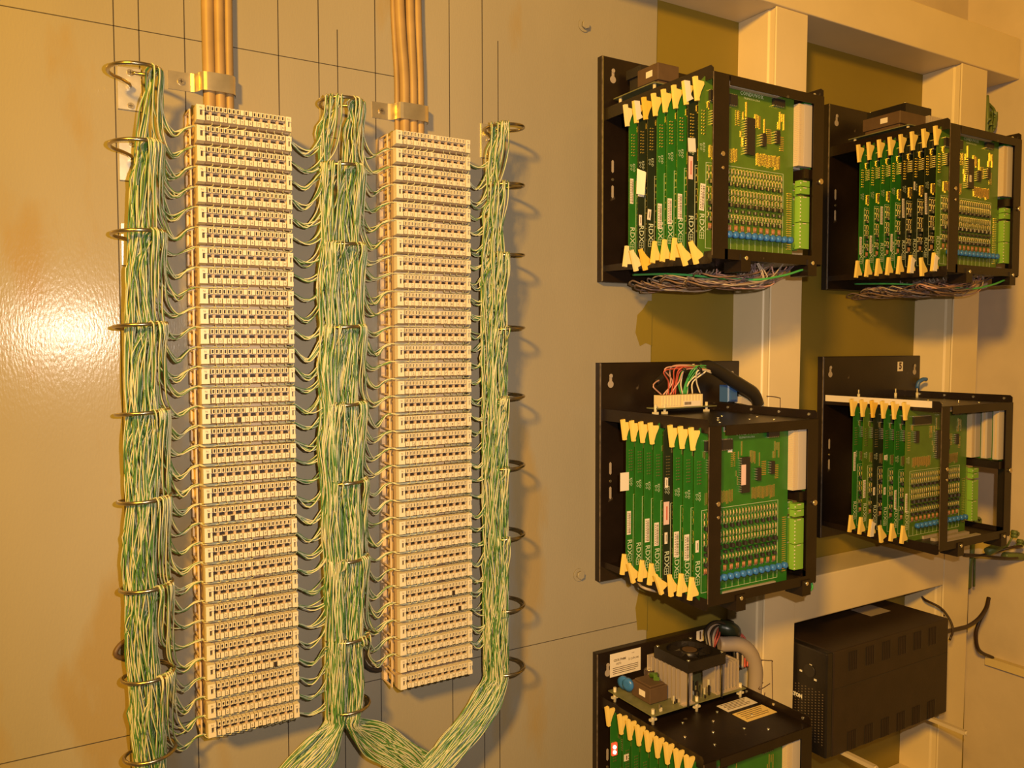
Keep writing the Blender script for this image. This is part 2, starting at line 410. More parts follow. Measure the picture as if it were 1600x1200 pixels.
# ================================================================== JUMPER WIRES
def track(rows, Y=0.004):                    # rows of (pixel y, pixel xl, pixel xr) -> z, centre x, half width
    a = []
    for v, l, r in rows:
        p, q = at(l, v, Y), at(r, v, Y); a.append(((p[2]+q[2])/2, (p[0]+q[0])/2, abs(q[0]-p[0])/2))
    a = np.array(a); return a[np.argsort(a[:,0])]
TR = {
 'left': track([(60,224,246),(105,232,252),(150,222,243),(220,212,245),(300,203,240),(355,202,237),(450,195,238),(507,196,247),(600,195,248),(648,198,252),(700,192,255),(790,198,250),(880,190,246),(937,197,248),(1010,195,247),(1080,203,256),(1150,205,262),(1200,212,262),(1290,214,264)]),
 'mid_l': track([(110,497,518),(165,497,519),(260,504,524),(330,506,526),(388,505,528),(450,499,532),(516,505,534),(580,500,530),(643,506,534),(700,499,534),(768,507,534),(830,506,538),(885,512,540),(950,512,541),(1015,514,540),(1080,513,542),(1132,514,540)]),
 'mid_r': track([(110,540,562),(165,542,562),(260,536,562),(330,528,562),(388,528,565),(450,528,564),(516,530,562),(580,526,562),(643,530,562),(700,532,570),(768,532,564),(830,534,570),(885,536,570),(950,538,570),(1015,538,568),(1080,540,571),(1132,538,563)]),
 'right': track([(150,768,786),(193,768,785),(278,765,788),(388,758,793),(511,758,797),(618,760,797),(733,760,797),(838,762,797),(953,762,797),(1060,764,796)]),
}
def ends(rows, Y): return [at(u, v, Y) for u, v in rows]
BR = {'left': None,
 'mid_l': (ends([(527,1135),(506,1170),(472,1205),(420,1260)], 0.006), 0.024),
 'mid_r': (ends([(552,1132),(585,1155),(628,1180),(676,1210),(740,1255)], 0.020), 0.021),
 'right': (ends([(780,1064),(764,1090),(738,1130),(706,1170),(668,1215),(625,1260)], 0.004), 0.021)}
BASE = {'left': [], 'middle': [], 'right': []}
def pair(mbs, pts, rng, r=0.00066, per=0.105, wr=1.06):
    """a white and a green wire twisted around each other along pts"""
    P = np.asarray(pts); T = np.gradient(P, axis=0); T /= np.linalg.norm(T, axis=1)[:,None]+1e-12
    A = np.cross(T, np.array([0.25, 0.93, 0.27])); A /= np.linalg.norm(A, axis=1)[:,None]+1e-9; B = np.cross(T, A)
    s = np.concatenate([[0], np.cumsum(np.linalg.norm(np.diff(P, axis=0), axis=1))])
    ph = rng.uniform(0, 6.28)+2*np.pi*s/(per*rng.uniform(0.6, 1.6))+0.8*np.sin(s*17+rng.uniform(0, 6))
    o = (A*np.cos(ph)[:,None]+B*np.sin(ph)[:,None])*r*1.02
    mbs.mi = 0; mbs.tube(P+o, r*wr, 4, cap=False); mbs.mi = 1; mbs.tube(P-o, r*(2.0-wr), 4, cap=False)
def bundle_path(tr, z0, a, b, rng):
    T = TR[tr]; zb = T[0,0]
    zs = np.arange(z0, zb+0.001, -0.024); zs = np.append(zs, zb)
    f1, f2, p1, p2 = rng.uniform(14, 34), rng.uniform(14, 34), rng.uniform(0, 6.28), rng.uniform(0, 6.28)
    aa = np.clip(a+0.42*np.sin(zs*f1+p1)*1.0, -1, 1); bb = np.clip(b+0.42*np.sin(zs*f2+p2), -1, 1)
    k = np.sqrt(np.maximum(1, aa**2+bb**2)); aa /= k; bb /= k
    xc = np.interp(zs, T[:,0], T[:,1]); hw = np.interp(zs, T[:,0], T[:,2])
    dep = np.interp(zs, [-0.7, -0.2, 0.05], [0.0205, 0.015, 0.008])
    pts = [(x+h*0.95*u, 0.0135+d*v, z) for x, h, u, v, d, z in zip(xc, hw, aa, bb, dep, zs)]
    if BR[tr]:
        E, rad = BR[tr]; u, v = a*0.9, b*0.9
        D = E[-1]-E[0]; D /= np.linalg.norm(D); nrm = np.array([-D[2], 0, D[0]]); nrm *= np.sign(nrm[0]) if abs(nrm[0]) > 0.1 else 1
        for e in E[1:]:
            ww = 0.25*np.sin(e[2]*f1*2+p1); pts.append(tuple(e+nrm*rad*np.clip(u+ww, -1, 1)+np.array([0, 0.017*v, 0])))
    return pts
BUN = {k: MB() for k in ('left', 'middle', 'right')}
def fan(colname, tr, side, which_end, i):
    sx, sz = STR[side]; zt = sz-PIT*i; ze = zt-0.0205
    left_end = which_end == 'left'; xe = sx-0.0045 if left_end else sx+0.1075
    sg = -1 if left_end else 1
    cx = RCX[colname]; xr = cx+RR*0.90*(1 if left_end else -1)
    # the ring the wires hang from: the lowest one comfortably above the block
    ri = 0
    for k, z in enumerate(RZ):
        if z > ze+0.012: ri = k
    rng = np.random.RandomState(1000*len(colname)+37*i+(5 if left_end else 0)+len(side)*7)
    F = MB(); n = rng.randint(3, 5); zr = RZ[ri]
    droop = 0.010+0.008*rng.rand()
    for k in range(5):
        jit = rng.uniform(-1, 1, 3)
        th = math.radians(rng.uniform(-74, -8)); yr = RCY+RR*math.sin(th); xq = cx+(1 if left_end else -1)*RR*math.cos(th)
        dx = abs(xq-xe); hang = max(0.012, zr-ze)
        yB = 0.024+0.006*jit[1]
        A = (xe-sg*0.003, 0.020+0.001*jit[1], ze+0.0006*jit[0])
        A2 = (xe+sg*0.004, 0.0245+0.002*jit[1], ze-0.003+0.0008*jit[0])
        B = (xe+sg*dx*0.50, yB, ze-droop*(0.75+0.25*jit[2])-0.001)
        Cc = (xe+sg*(dx*0.90), 0.6*yB+0.4*yr, ze+min(0.40*hang, 0.008)+0.002*jit[0])
        pts = [A, A2, B, Cc]
        if hang > 0.05: pts.append((xe+sg*(dx*0.985)+0.001*jit[0], yr+0.003, zr-hang*0.42))
        pts += [(xq+sg*-0.0015, yr-0.0028, zr-0.006), (xq, yr, zr+0.0042), (xq+sg*0.0050, yr*0.6+0.008, zr-0.001)]
        a, b = rng.uniform(-1, 1, 2)
        while a*a+b*b > 1: a, b = rng.uniform(-1, 1, 2)
        bp = bundle_path(tr, zr-0.030, a, b, rng)
        full = catmull(pts, 0.0045)
        if k < n: pair(F, full, rng, 0.00062, 0.085, 1.32)
        rest = catmull([pts[-2], pts[-1]]+bp, 0.008)
        nskip = max(1, int(0.0075/0.008)); pair(BUN[colname], rest[nskip:], rng)
        if k > 2 and i % 2 == 0:             # more of the same wires further in the bundle
            pair(BUN[colname], catmull(bundle_path(tr, zr-0.045, b, a, rng), 0.010), rng)
        # the wire that runs on under the block to its contact
        q = k if left_end else 9-k
        xk = sx+0.0125+0.0046*(2*q+(1 if q < 5 else 2))
        F.mi = 0
        w = catmull([(xk, 0.0032, zt-0.0176), (xk+sg*0.0004, 0.0048, zt-0.0205), (max(sx+0.002, min(sx+0.103, xk+sg*0.0065)), 0.0085, zt-0.0212), (max(sx+0.001, min(sx+0.104, xk+sg*0.016)), 0.0105+0.0007*k, zt-0.0210), A], 0.006)
        F.tube(w, 0.00055, 4, cap=False)
    F.build_name = None
    lab = 'green and white wires at the %s end of the %s block, %s column' % (which_end, ordinal(i+1), side)
    one(F, 'jumper_wires', ['wire_white', 'wire_green'], lab, 'wires', 'jumper wires fanning out to the terminal blocks')
for i in range(32):
    fan('left', 'left', 'left', 'left', i)
    fan('middle', 'mid_l', 'left', 'right', i)
    if i < 30: fan('middle', 'mid_r', 'right', 'left', i)
    if i < 30: fan('right', 'right', 'right', 'right', i)
for k, where in (('left', 'hanging in the rings left of the left terminal column'), ('middle', 'hanging in the rings between the two terminal columns'), ('right', 'hanging in the rings right of the right terminal column')):
    one(BUN[k], 'wire_bundle', ['wire_white', 'wire_green'], 'thick bundle of green and white wires '+where, 'wire bundle', 'jumper wire bundles', 'stuff')

# ================================================================== FEEDER CABLES AND CLAMPS
def cables(lst, Y, where, ztop):
    for k, (u0, u1, d, r) in enumerate(lst):
        pts = []
        for v, u in ((-60, u0), (0, u0), (60, u0*0.6+u1*0.4), (125, u1)):
            p = at(u, v, Y-d); pts.append(p)
        e = pts[-1].copy(); e[2] = ztop+0.001; pts.append(e); pts[0][2] = 0.28
        mbs = MB(); mbs.tube(catmull(pts, 0.012), r, 12)
        one(mbs, 'feeder_cable', 'beige_cable', 'thick beige cable, %s of those running down into the %s terminal column' % ((ORD[k]+' from the left') , where), 'cable', 'beige feeder cables')
cables([(324,327,0.007,0.0070),(341.5,344,0.008,0.0062),(356,358,0.0068,0.0052)], W-0.001, 'left', 0.0)
cables([(614,620,0.004,0.0035),(624,632,0.009,0.0068),(640,645,0.0085,0.0062),(652,656,0.0068,0.0056)], W-0.001, 'right', 0.0035)
def clamp(px, where):
    (u0,v0),(u1,v1),(u2,v2) = px             # left end, start of saddle, right end of saddle (mid height)
    a, b, c = at(u0,v0,W), at(u1,v1,W), at(u2,v2,W); h = 0.0105; z = a[2]
    t = thing('cable_clamp', 'metal saddle clamp holding the beige cables above the %s terminal column' % where, 'cable clamp', (a[0], W, z), 'cable clamps')
    pts = [(a[0],0.0012),(b[0]-0.006,0.0012),(b[0],0.006),(b[0]+0.003,0.0145),(b[0]+0.009,0.0185),(c[0]-0.009,0.0185),(c[0]-0.0025,0.0145),(c[0],0.006),(c[0]+0.001,0.0012)]
    s = MB(); th = 0.0011; P = []
    pts = [tuple(q) for q in catmull([(x,d,0) for x, d in pts], 0.002)[:,:2]]; n = len(pts)
    for x, d in pts: P += [(x,W-d,z-h),(x,W-d,z+h)]
    for x, d in pts: P += [(x,W-d+th,z-h),(x,W-d+th,z+h)]
    Fc = []; o = 2*n
    for q in range(n-1):
        i0 = 2*q; Fc += [(i0,i0+2,i0+3,i0+1),(o+i0,o+i0+1,o+i0+3,o+i0+2),(i0,o+i0,o+i0+2,i0+2),(i0+1,i0+3,o+i0+3,o+i0+1)]
    Fc += [(0,1,o+1,o),(2*n-2,o+2*n-2,o+2*n-1,2*n-1)]
    s.add(P, Fc); s.build('strap', 'strap_metal', t)
    s = MB(); x = a[0]+(b[0]-a[0])*0.46; s.disc_y(x, W-0.001, z-0.0005, 0.0038, 0.002, 12); s.mi = 1
    s.box(x-0.0022, x+0.0022, W-0.0033, W-0.003, z-0.0009, z-0.0002); s.box(x-0.0004, x+0.0004, W-0.0033, W-0.003, z-0.0028, z+0.0018)
    s.build('screw', ['screw_metal', 'slot_dark'], t)
clamp(((262,124),(306,121),(366,117)), 'left')
clamp(((581,171),(612,169),(665,167)), 'right')
for (u, v), wh in (((912,40),'beside the upper left card rack'), ((904,898),'beside the middle left card rack')):
    p = at(u, v, W); t = thing('wall_bolt', 'painted hexagon bolt head with washer in the grey wall, '+wh, 'bolt', p, 'wall bolts')
    MB().disc_y(p[0], W, p[2], 0.0098, 0.002, 20).build('washer', 'grey_wall_paint', t)
    MB().disc_y(p[0]+0.0006, W-0.002, p[2], 0.0064, 0.005, 6).build('bolt_head', 'grey_wall_paint', t)

# ================================================================== CIRCUIT CARDS
CW, CH = 0.186, 0.2320
def make_card():
    t = thing('circuit_card', '', 'circuit card', (0,0,0), 'circuit cards in the racks')
    b = MB(); b.prism([(0,-0.010),(0.010,0),(0.1800,0),(0.1800,-CH),(0.010,-CH),(0,-CH+0.010)], 1, 0, 0.0016); b.build('board', 'pcb_green', t)
    s = MB(); f = -0.0002                    # silkscreen
    x0, x1, z1, z0 = 0.0125, 0.160, -0.1105, -0.2225
    for a in ((x0,x1,z1-0.0005,z1),(x0,x1,z0,z0+0.0005),(x0,x0+0.0005,z0,z1),(x1-0.0005,x1,z0,z1)): s.box(a[0],a[1],f,0.0001,a[2],a[3])
    for k in range(13): s.box(0.0125+0.0116*k, 0.0128+0.0116*k, f, 0.0001, -0.2225, -0.207)
    s.build('outline_print', 'silk', t)
    s = MB(); put_text(s, 'RDX', 0.0118, (0.0060, f, -0.1895), (0,0,-1), (1,0,0), 2, 0.0001)
    for k in range(3): s.box(0.0020, 0.0100, f, 0.0001, -0.2025-0.004*k, -0.2020-0.004*k)
    for x in (0.0020, 0.0058, 0.0095): s.box(x, x+0.0005, f, 0.0001, -0.2105, -0.2020)
    put_text(s, 'KDD', 0.0058, (0.0085, f, -0.092), (0,0,-1), (1,0,0), 1); put_text(s, 'DO', 0.0058, (0.0035, f, -0.092), (0,0,-1), (1,0,0), 1)
    put_text(s, 'CONDUVOX', 0.0076, (0.0960, f, -0.0115), res=1, bold=0.0001); put_text(s, 'TELEMATICA LTDA', 0.0036, (0.0960, f, -0.0175), res=1)
    stuff(s.build('lettering', 'silk', t))
    def chip(x0, x1, z1, z0, vert=True):     # a chip with its rows of pins
        c = MB(); c.box(x0, x1, -0.0055, -0.0012, z0, z1); c.mi = 1
        L = (z1-z0) if vert else (x1-x0); n = int(L/0.0032)
        for k in range(n):
            q = (k+0.5)*L/n
            if vert:
                for xx in (x0-0.0012, x1): c.box(xx, xx+0.0012, -0.0042, 0.0, z1-q-0.0007, z1-q+0.0007)
            else:
                for zz in (z1, z0-0.0012): c.box(x0+q-0.0007, x0+q+0.0007, -0.0042, 0.0, zz, zz+0.0012)
        c.build('chip', ['chip_black', 'solder'], t)
    chip(0.0825, 0.0975, -0.0440, -0.0930); chip(0.1130, 0.1195, -0.0610, -0.0785); chip(0.1405, 0.1470, -0.0535, -0.0715)
    chip(0.0150, 0.0640, -0.0180, -0.0310, False); chip(0.1340, 0.1560, -0.0105, -0.0190, False); chip(0.0215, 0.0295, -0.042, -0.062)
    r = MB(); rr = np.random.RandomState(3)  # gold jumpers and plated pads
    for x, z, h, n in ((0.0180,-0.0865,0.020,20),(0.1060,-0.0870,0.020,18)):
        for k in range(n): r.box(x+0.00262*k, x+0.00262*k+0.0008, -0.0012, 0, z-h*(0.75+0.25*rr.rand()), z-0.002*rr.rand())
    for x, z, h in ((0.0850,-0.0220,0.020),(0.0790,-0.036,0.010),(0.1020,-0.036,0.016),(0.1050,-0.036,0.018),(0.1085,-0.0370,0.016),(0.1110,-0.038,0.017),(0.1200,-0.0400,0.019),(0.1510,-0.026,0.024),(0.1550,-0.028,0.011),(0.1590,-0.0280,0.022),(0.1475,-0.040,0.010),(0.0700,-0.036,0.012),(0.0750,-0.062,0.008),(0.0140,-0.032,0.008),(0.0165,-0.033,0.009),(0.0780,-0.070,0.012)):
        r.box(x, x+0.0010, -0.0012, 0, z-h, z)
    for k in range(8):
        for x in (0.0045, 0.0085): r.box(x, x+0.0022, -0.001, 0, -0.0455-0.0042*k, -0.0442-0.0042*k)
        r.box(0.0655, 0.0685, -0.001, 0, -0.0375-0.0026*k, -0.0365-0.0026*k); r.box(0.0710, 0.0735, -0.001, 0, -0.0375-0.0026*k, -0.0365-0.0026*k)
        r.box(0.125, 0.134, -0.001, 0, -0.0540-0.0026*k, -0.0530-0.0026*k); r.box(0.152, 0.159, -0.001, 0, -0.0610-0.0026*k, -0.0600-0.0026*k)
    for k in range(26): r.box(0.1685, 0.1765, -0.001, 0, -0.1375-0.0031*k, -0.1363-0.0031*k)
    stuff(r.build('plated_jumpers', 'gold', t))
    # rows of small parts: upright resistors, black transistors, red-banded diodes
    a = MB(); bl = MB(); rd = MB(); so = MB()
    for c_ in range(24):
        x = 0.0158+0.0060*c_
        for z, h in ((-0.1150,0.0070),(-0.1250,0.0068),(-0.1425,0.0072),(-0.1515,0.0068),(-0.1755,0.0050)):
            a.tube([(x,-0.0022,z),(x,-0.0022,z-h)], 0.0010, 5); so.box(x-0.0003, x+0.0003, -0.0016, 0, z-h-0.0018, z-h); so.box(x-0.0003, x+0.0003, -0.0016, 0, z, z+0.0014)
            so.box(x+0.0022, x+0.0032, -0.0014, 0, z-h*0.8, z-h*0.5)
        if c_ % 2 == 0:
            xx = x+0.003
            for z, h, d in ((-0.1335,0.0042,0.0060),(-0.1605,0.0050,0.0075),(-0.1690,0.0034,0.0050),(-0.1825,0.0044,0.0060)):
                bl.prism([(xx-0.0024,-0.0008),(xx-0.0024,-d*0.75),(xx-0.0012,-d),(xx+0.0012,-d),(xx+0.0024,-d*0.75),(xx+0.0024,-0.0008)], 2, z-h, z)
            for q in (0, 1):
                rd.tube([(x+0.001+0.003*q,-0.0022,-0.1895),(x+0.001+0.003*q,-0.0022,-0.1965)], 0.0013, 6)
                so.box(x+0.0004+0.003*q, x+0.0016+0.003*q, -0.0015, 0, -0.1985, -0.1965)
    stuff(a.build('resistor_rows', 'resistor_tan', t)); stuff(bl.build('transistor_rows', 'chip_black', t))
    stuff(rd.build('diode_row', 'resistor_red', t)); stuff(so.build('solder_leads', 'solder', t))
    v = MB()
    for k in range(13):
        x = 0.0225+0.0118*k
        v.tube([(x,-0.0135,-0.2030),(x,-0.0125,-0.2032),(x+0.0004,-0.0070,-0.2034),(x+0.0004,-0.0050,-0.2034)], [0.0024,0.0046,0.0046,0.002], 10)
    stuff(v.build('varistor_row', 'varistor_blue', t))
    v = MB(); v.box(0.1795, 0.1895, -0.0095, -0.0002, -0.0980, -0.0120); v.mi = 1
    for k in range(31):
        v.box(0.1791, 0.1797, -0.0090, -0.0010, -0.0145-0.0026*k, -0.0135-0.0026*k); v.box(0.1808, 0.1842, -0.0098, -0.0094, -0.0145-0.0026*k, -0.0133-0.0026*k)
    v.build('edge_connector', ['connector_cream', 'frame_plastic'], t)
    for z1, z0 in ((-0.1180,-0.1260),(-0.1270,-0.1365),(-0.1400,-0.1760),(-0.1770,-0.2135)):
        g = MB(); g.box(0.1840, 0.2030, -0.0100, -0.0004, z0, z1); g.mi = 1
        n = max(1, int((z1-z0)/0.0048))
        for k in range(n):
            z = z1-(k+0.5)*(z1-z0)/n; g.box(0.1837, 0.1855, -0.0103, -0.0098, z-0.0008, z+0.0008)
        g.mi = 2; g.box(0.1895, 0.1965, -0.0104, -0.0099, z1-0.0020, z1-0.0006)
        g.build('terminal_block', ['terminal_lime', 'paper', 'connector_cream'], t)
    for ty, zc in ((1, 0.0), (-1, -CH)):
        e = ejector(ty); e.parent = t; e.location = (0, 0.0008, zc+0.0)
        if ty == -1: e.name = 'lower_ejector'
    return t
def ejector(s, m_='ejector_yellow'):
    e = MB()
    # a leaning handle bar, its tapered wing set back behind it; s = +1 upper, -1 lower (mirrored in z)
    e.prism([(x, z*s) for x, z in ((-0.0115,-0.0005),(-0.0058,0.0005),(-0.0022,-0.0300),(-0.0070,-0.0305))], 1, -0.0042, 0.0004)
    e.prism([(x, z*s) for x, z in ((-0.0060,-0.0040),(0.0058,-0.0045),(0.0062,-0.0080),(0.0008,-0.0180),(-0.0022,-0.0270))], 1, -0.0034, -0.0004)
    return e.build('upper_ejector' if s > 0 else 'lower_ejector', m_)
card0 = make_card(); card_used = False
def set_mat(o, m_):
    o.material_slots[0].link = 'OBJECT'; o.material_slots[0].material = MATS[m_]
RZT = {'r1':0.087,'r2':0.087,'r3':0.080,'r4':0.080,'r5':0.076}
EDZ = {'r1':(-0.004,-0.004),'r2':(-0.002,-0.004),'r3':(0.0015,0.004),'r4':(0.008,0.0),'r5':(0.014,0.0)}
RACKS = {  # name: plate left x, plate top z, card z shift, description, slots (0 = front)
 'r1': (0.5945, 0.1730, -0.0085, 'upper left rack', [0,1,2,3,4,5,6,7]),
 'r2': (1.1175, 0.1790, -0.0085, 'upper right rack', [0,1,2,3,4,5,6,7]),
 'r3': (0.5920,-0.2935, 0.0000, 'middle left rack', [0,1,2,3,4,5,6,7]),
 'r4': (1.1110,-0.2880, 0.0000, 'middle right rack', [2,3,4,5,6,7]),
 'r5': (0.5880,-0.7490, 0.0060, 'bottom left rack', [0,1,2,3,4,5,6,7,8.5])}
BOARD = {('r1',6):'pcb_dark',('r1',5):'pcb_dark',('r1',1):'pcb_dark',('r3',3):'pcb_dark',('r4',5):'pcb_dark',('r4',6):'pcb_olive',('r2',2):'pcb_dark',('r2',3):'pcb_dark',('r2',1):'pcb_dark',('r2',0):'pcb_olive',('r1',0):'pcb_olive',('r4',2):'pcb_olive'}
TILT = {('r1',7):0,('r1',6):24,('r1',5):26,('r1',1):30,('r1',0):28,('r3',6):24,('r3',3):30,('r3',2):14,('r4',4):18,('r2',1):14}
NOUP = {('r3',3)}
CARDS = {}
YF0, YP = -0.165, 0.0203
# stickers: rack, slot, local x0,x1,z1,z0, material, barcode?
ST = [('r1',0,0.0020,0.0105,-0.139,-0.174,1,4),('r1',2,0.0010,0.0085,-0.146,-0.180,1,0),('r1',3,0.0010,0.0085,-0.149,-0.184,1,0),('r1',4,0.0010,0.0085,-0.153,-0.188,1,0),('r1',7,0.0015,0.0075,-0.108,-0.144,1,0),
      ('r1',1,0.0000,0.0130,-0.0760,-0.0940,2,-4),('r1',1,0.0010,0.0085,-0.100,-0.130,3,0),('r1',5,0.0000,0.0060,-0.158,-0.173,4,6),('r1',6,0.0015,0.0065,-0.163,-0.178,4,0),('r1',6,0.0000,0.0110,-0.100,-0.137,5,3),
      ('r2',0,0.055,0.062,-0.018,-0.042,2,0),('r2',1,0.0010,0.0070,-0.105,-0.140,1,-3),('r2',3,0.0010,0.0070,-0.108,-0.140,1,-3),('r2',4,0.0010,0.0060,-0.165,-0.195,1,0),('r2',5,0.0010,0.0070,-0.115,-0.146,1,0),('r2',6,0.0010,0.0070,-0.163,-0.194,1,0),('r2',7,0.0010,0.0070,-0.163,-0.194,1,0),('r2',2,0.0010,0.0045,-0.083,-0.097,4,0),
      ('r3',1,0.0008,0.0095,-0.146,-0.181,1,0),('r3',2,0.0008,0.0095,-0.146,-0.181,1,0),('r3',3,0.0000,0.0100,-0.108,-0.140,3,0),('r3',3,0.002,0.0070,-0.151,-0.167,4,0),('r3',3,0.002,0.0075,-0.074,-0.088,4,0),('r3',4,0.0008,0.0090,-0.141,-0.174,1,0),('r3',5,0.0008,0.0090,-0.139,-0.173,1,0),('r3',7,0.0008,0.0080,-0.135,-0.170,1,0),('r3',7,-0.0120,0.0040,-0.077,-0.104,2,0),('r3',0,0.002,0.0075,-0.150,-0.166,4,0),
      ('r3',0,0.0800,0.0885,-0.054,-0.082,5,0),('r3',0,0.0220,0.0300,-0.0255,-0.0330,4,0),('r3',0,0.060,0.068,-0.018,-0.036,2,0),
      ('r4',2,0.0010,0.0065,-0.148,-0.180,1,0),('r4',3,0.0010,0.0065,-0.145,-0.178,1,0),('r4',4,0.0010,0.0060,-0.143,-0.156,4,0),('r4',4,0.0010,0.0090,-0.087,-0.095,4,0),('r4',5,0.0010,0.0055,-0.146,-0.160,4,0),('r4',6,0.0010,0.0075,-0.136,-0.168,1,0),('r4',7,0.0010,0.0065,-0.088,-0.122,1,0),
      ('r2',0,0.0830,0.0885,-0.072,-0.083,4,0),('r5',7,0.001,0.010,-0.05,-0.06,4,0)]
SM = {1:'paper', 2:'paper', 3:'paper_pink', 4:'paper', 5:'paper'}
SMX = {('r3',0,0.0800):'paper_pink'}
def sticker(card, ox, y, oz, x0, x1, z1, z0, kind, tilt, m_):
    s = MB(); c = np.array((ox+(x0+x1)/2, 0, oz+(z1+z0)/2)); a = math.radians(tilt)
    X = np.array((math.cos(a),0,-math.sin(a))); Z = np.array((math.sin(a),0,math.cos(a))); hx, hz = (x1-x0)/2, (z1-z0)/2
    s.obox((c[0], y-0.0004, c[2]), X*hx, (0,0.0002,0), Z*hz)
    if kind == 1:                            # barcode along its right edge, a line of print along its left
        s.mi = 1; rr = np.random.RandomState(int(1e4*(x0+z1)**2) % 1000); q = -hz*0.86
        while q < hz*0.86:
            wd_ = rr.uniform(0.0004, 0.0011); p = c+X*hx*0.35+Z*q
            s.obox((p[0], y-0.00065, p[2]), X*hx*0.45, (0,0.0001,0), Z*wd_*0.5); q += wd_+rr.uniform(0.0005, 0.0010)
        for q in np.linspace(-hz*0.8, hz*0.8, 9):
            p = c-X*hx*0.55+Z*q; s.obox((p[0], y-0.00065, p[2]), X*hx*0.14, (0,0.0001,0), Z*hz*0.055)
    elif kind in (4, 3):
        s.mi = 1; s.obox((c[0]+hx*0.1, y-0.00065, c[2]), X*hx*0.22, (0,0.0001,0), Z*hz*0.6)
    o = s.build('paper_sticker', [m_, 'print_dark' if kind != 3 else 'wire_red'], card)
    return o
for rk, (px, pz, dz, desc, slots) in RACKS.items():
    zt = pz-RZT[rk]
    for sl in slots:
        loc = (px-0.0045, YF0+YP*sl, zt-0.003)
        k = slots.index(sl)+1
        lab = 'green circuit card with yellow ejectors, %s from front in the %s' % (ordinal(k), desc)
        bm = BOARD.get((rk, sl), 'pcb_green')
        if bm == 'pcb_dark': lab = lab.replace('green circuit', 'dark green circuit')
        if not card_used: c = card0; c.location = loc; c['label'] = lab; ORG[c.name] = loc; card_used = True
        else: c = dup(card0, loc, lab)
        CARDS[(rk, sl)] = c
for (rk, sl), c in CARDS.items():
    ORG[c.name] = tuple(c.location)
    for ch in list(c.children):
        nm = ch.name.split('.')[0]
        if nm.endswith('_ejector'): ch.location.z += EDZ[rk][0 if nm[0] == 'u' else 1]
        if nm == 'board': set_mat(ch, BOARD.get((rk, sl), 'pcb_green'))
        if nm == 'upper_ejector':
            set_mat(ch, {('r1',5):'ejector_amber',('r1',7):'ejector_pale',('r4',5):'ejector_amber'}.get((rk, sl), 'ejector_yellow'))
            if (rk, sl) in NOUP: bpy.data.objects.remove(ch); continue
        if nm == 'lower_ejector':
            set_mat(ch, {('r1',5):'ejector_amber',('r1',7):'ejector_pale',('r1',6):'ejector_pale'}.get((rk, sl), 'ejector_yellow'))
            tl = TILT.get((rk, sl))
            if tl: ch.rotation_euler = (0, math.radians(-tl), 0); ch.location.x += 0.004; ch.location.z -= 0.004
for rk, sl, x0, x1, z1, z0, kd, tl in ST:
    c = CARDS[(rk, sl)]; o = ORG[c.name]
    sticker(c, o[0], o[1]-(0.0058 if (x0 > 0.02 and x0 < 0.1 and kd in (4,5)) else 0.0), o[2], x0, x1, z1, z0, kd, tl, SMX.get((rk, sl, x0), SM[kd]))
for rk, sl, s in (('r1',6,1),('r1',1,1),('r2',0,-1),('r2',2,-1),('r4',5,-1)):       # paper tags wrapped round single ejectors
    c = CARDS[(rk, sl)]; o = ORG[c.name]; t_ = MB(); z = o[2]+EDZ[rk][0]-0.006 if s > 0 else o[2]-CH+EDZ[rk][1]+0.006
    t_.prism([(o[0]-0.0115,z+0.0055*s),(o[0]-0.002,z+0.0060*s),(o[0]+0.0005,z-0.012*s),(o[0]+0.0045,z-0.016*s),(o[0]-0.0065,z-0.0215*s)], 1, o[1]-0.0050, o[1]-0.0040)
    t_.build('paper_tag', 'paper', c)
# a loose folded paper flag on the second card from the back, upper left rack
c = CARDS[('r1',6)]; o = ORG[c.name]; t_ = MB()
t_.add([(o[0]-0.003,o[1]-0.001,o[2]-0.098),(o[0]+0.006,o[1]-0.010,o[2]-0.104),(o[0]+0.005,o[1]-0.008,o[2]-0.136),(o[0]-0.005,o[1]-0.002,o[2]-0.134),(o[0]+0.012,o[1]-0.002,o[2]-0.110),(o[0]+0.011,o[1]-0.002,o[2]-0.130)], [(0,1,2,3),(1,4,5,2)])
t_.build('paper_flag', 'paper', c)
# red indicator lamps on the rearmost card of the bottom rack
c = CARDS[('r5',8.5)]; o = ORG[c.name]; led = MB()
for z in (-0.0505, -0.0585): led.tube([(o[0]+0.0045,o[1]-0.006,o[2]+z),(o[0]+0.0045,o[1]-0.005,o[2]+z),(o[0]+0.0045,o[1],o[2]+z)], [0.0012,0.0026,0.0026], 10)
led.build('indicator_lamps', 'led_core', c)
led = MB(); led.box(o[0]+0.001, o[0]+0.010, o[1]-0.0035, o[1]-0.0002, o[2]-0.064, o[2]-0.045); led.build('lamp_holder', 'led_red', c)
MATS['led_red'].node_tree.nodes['Principled BSDF'].inputs['Emission Strength'].default_value = 0.35

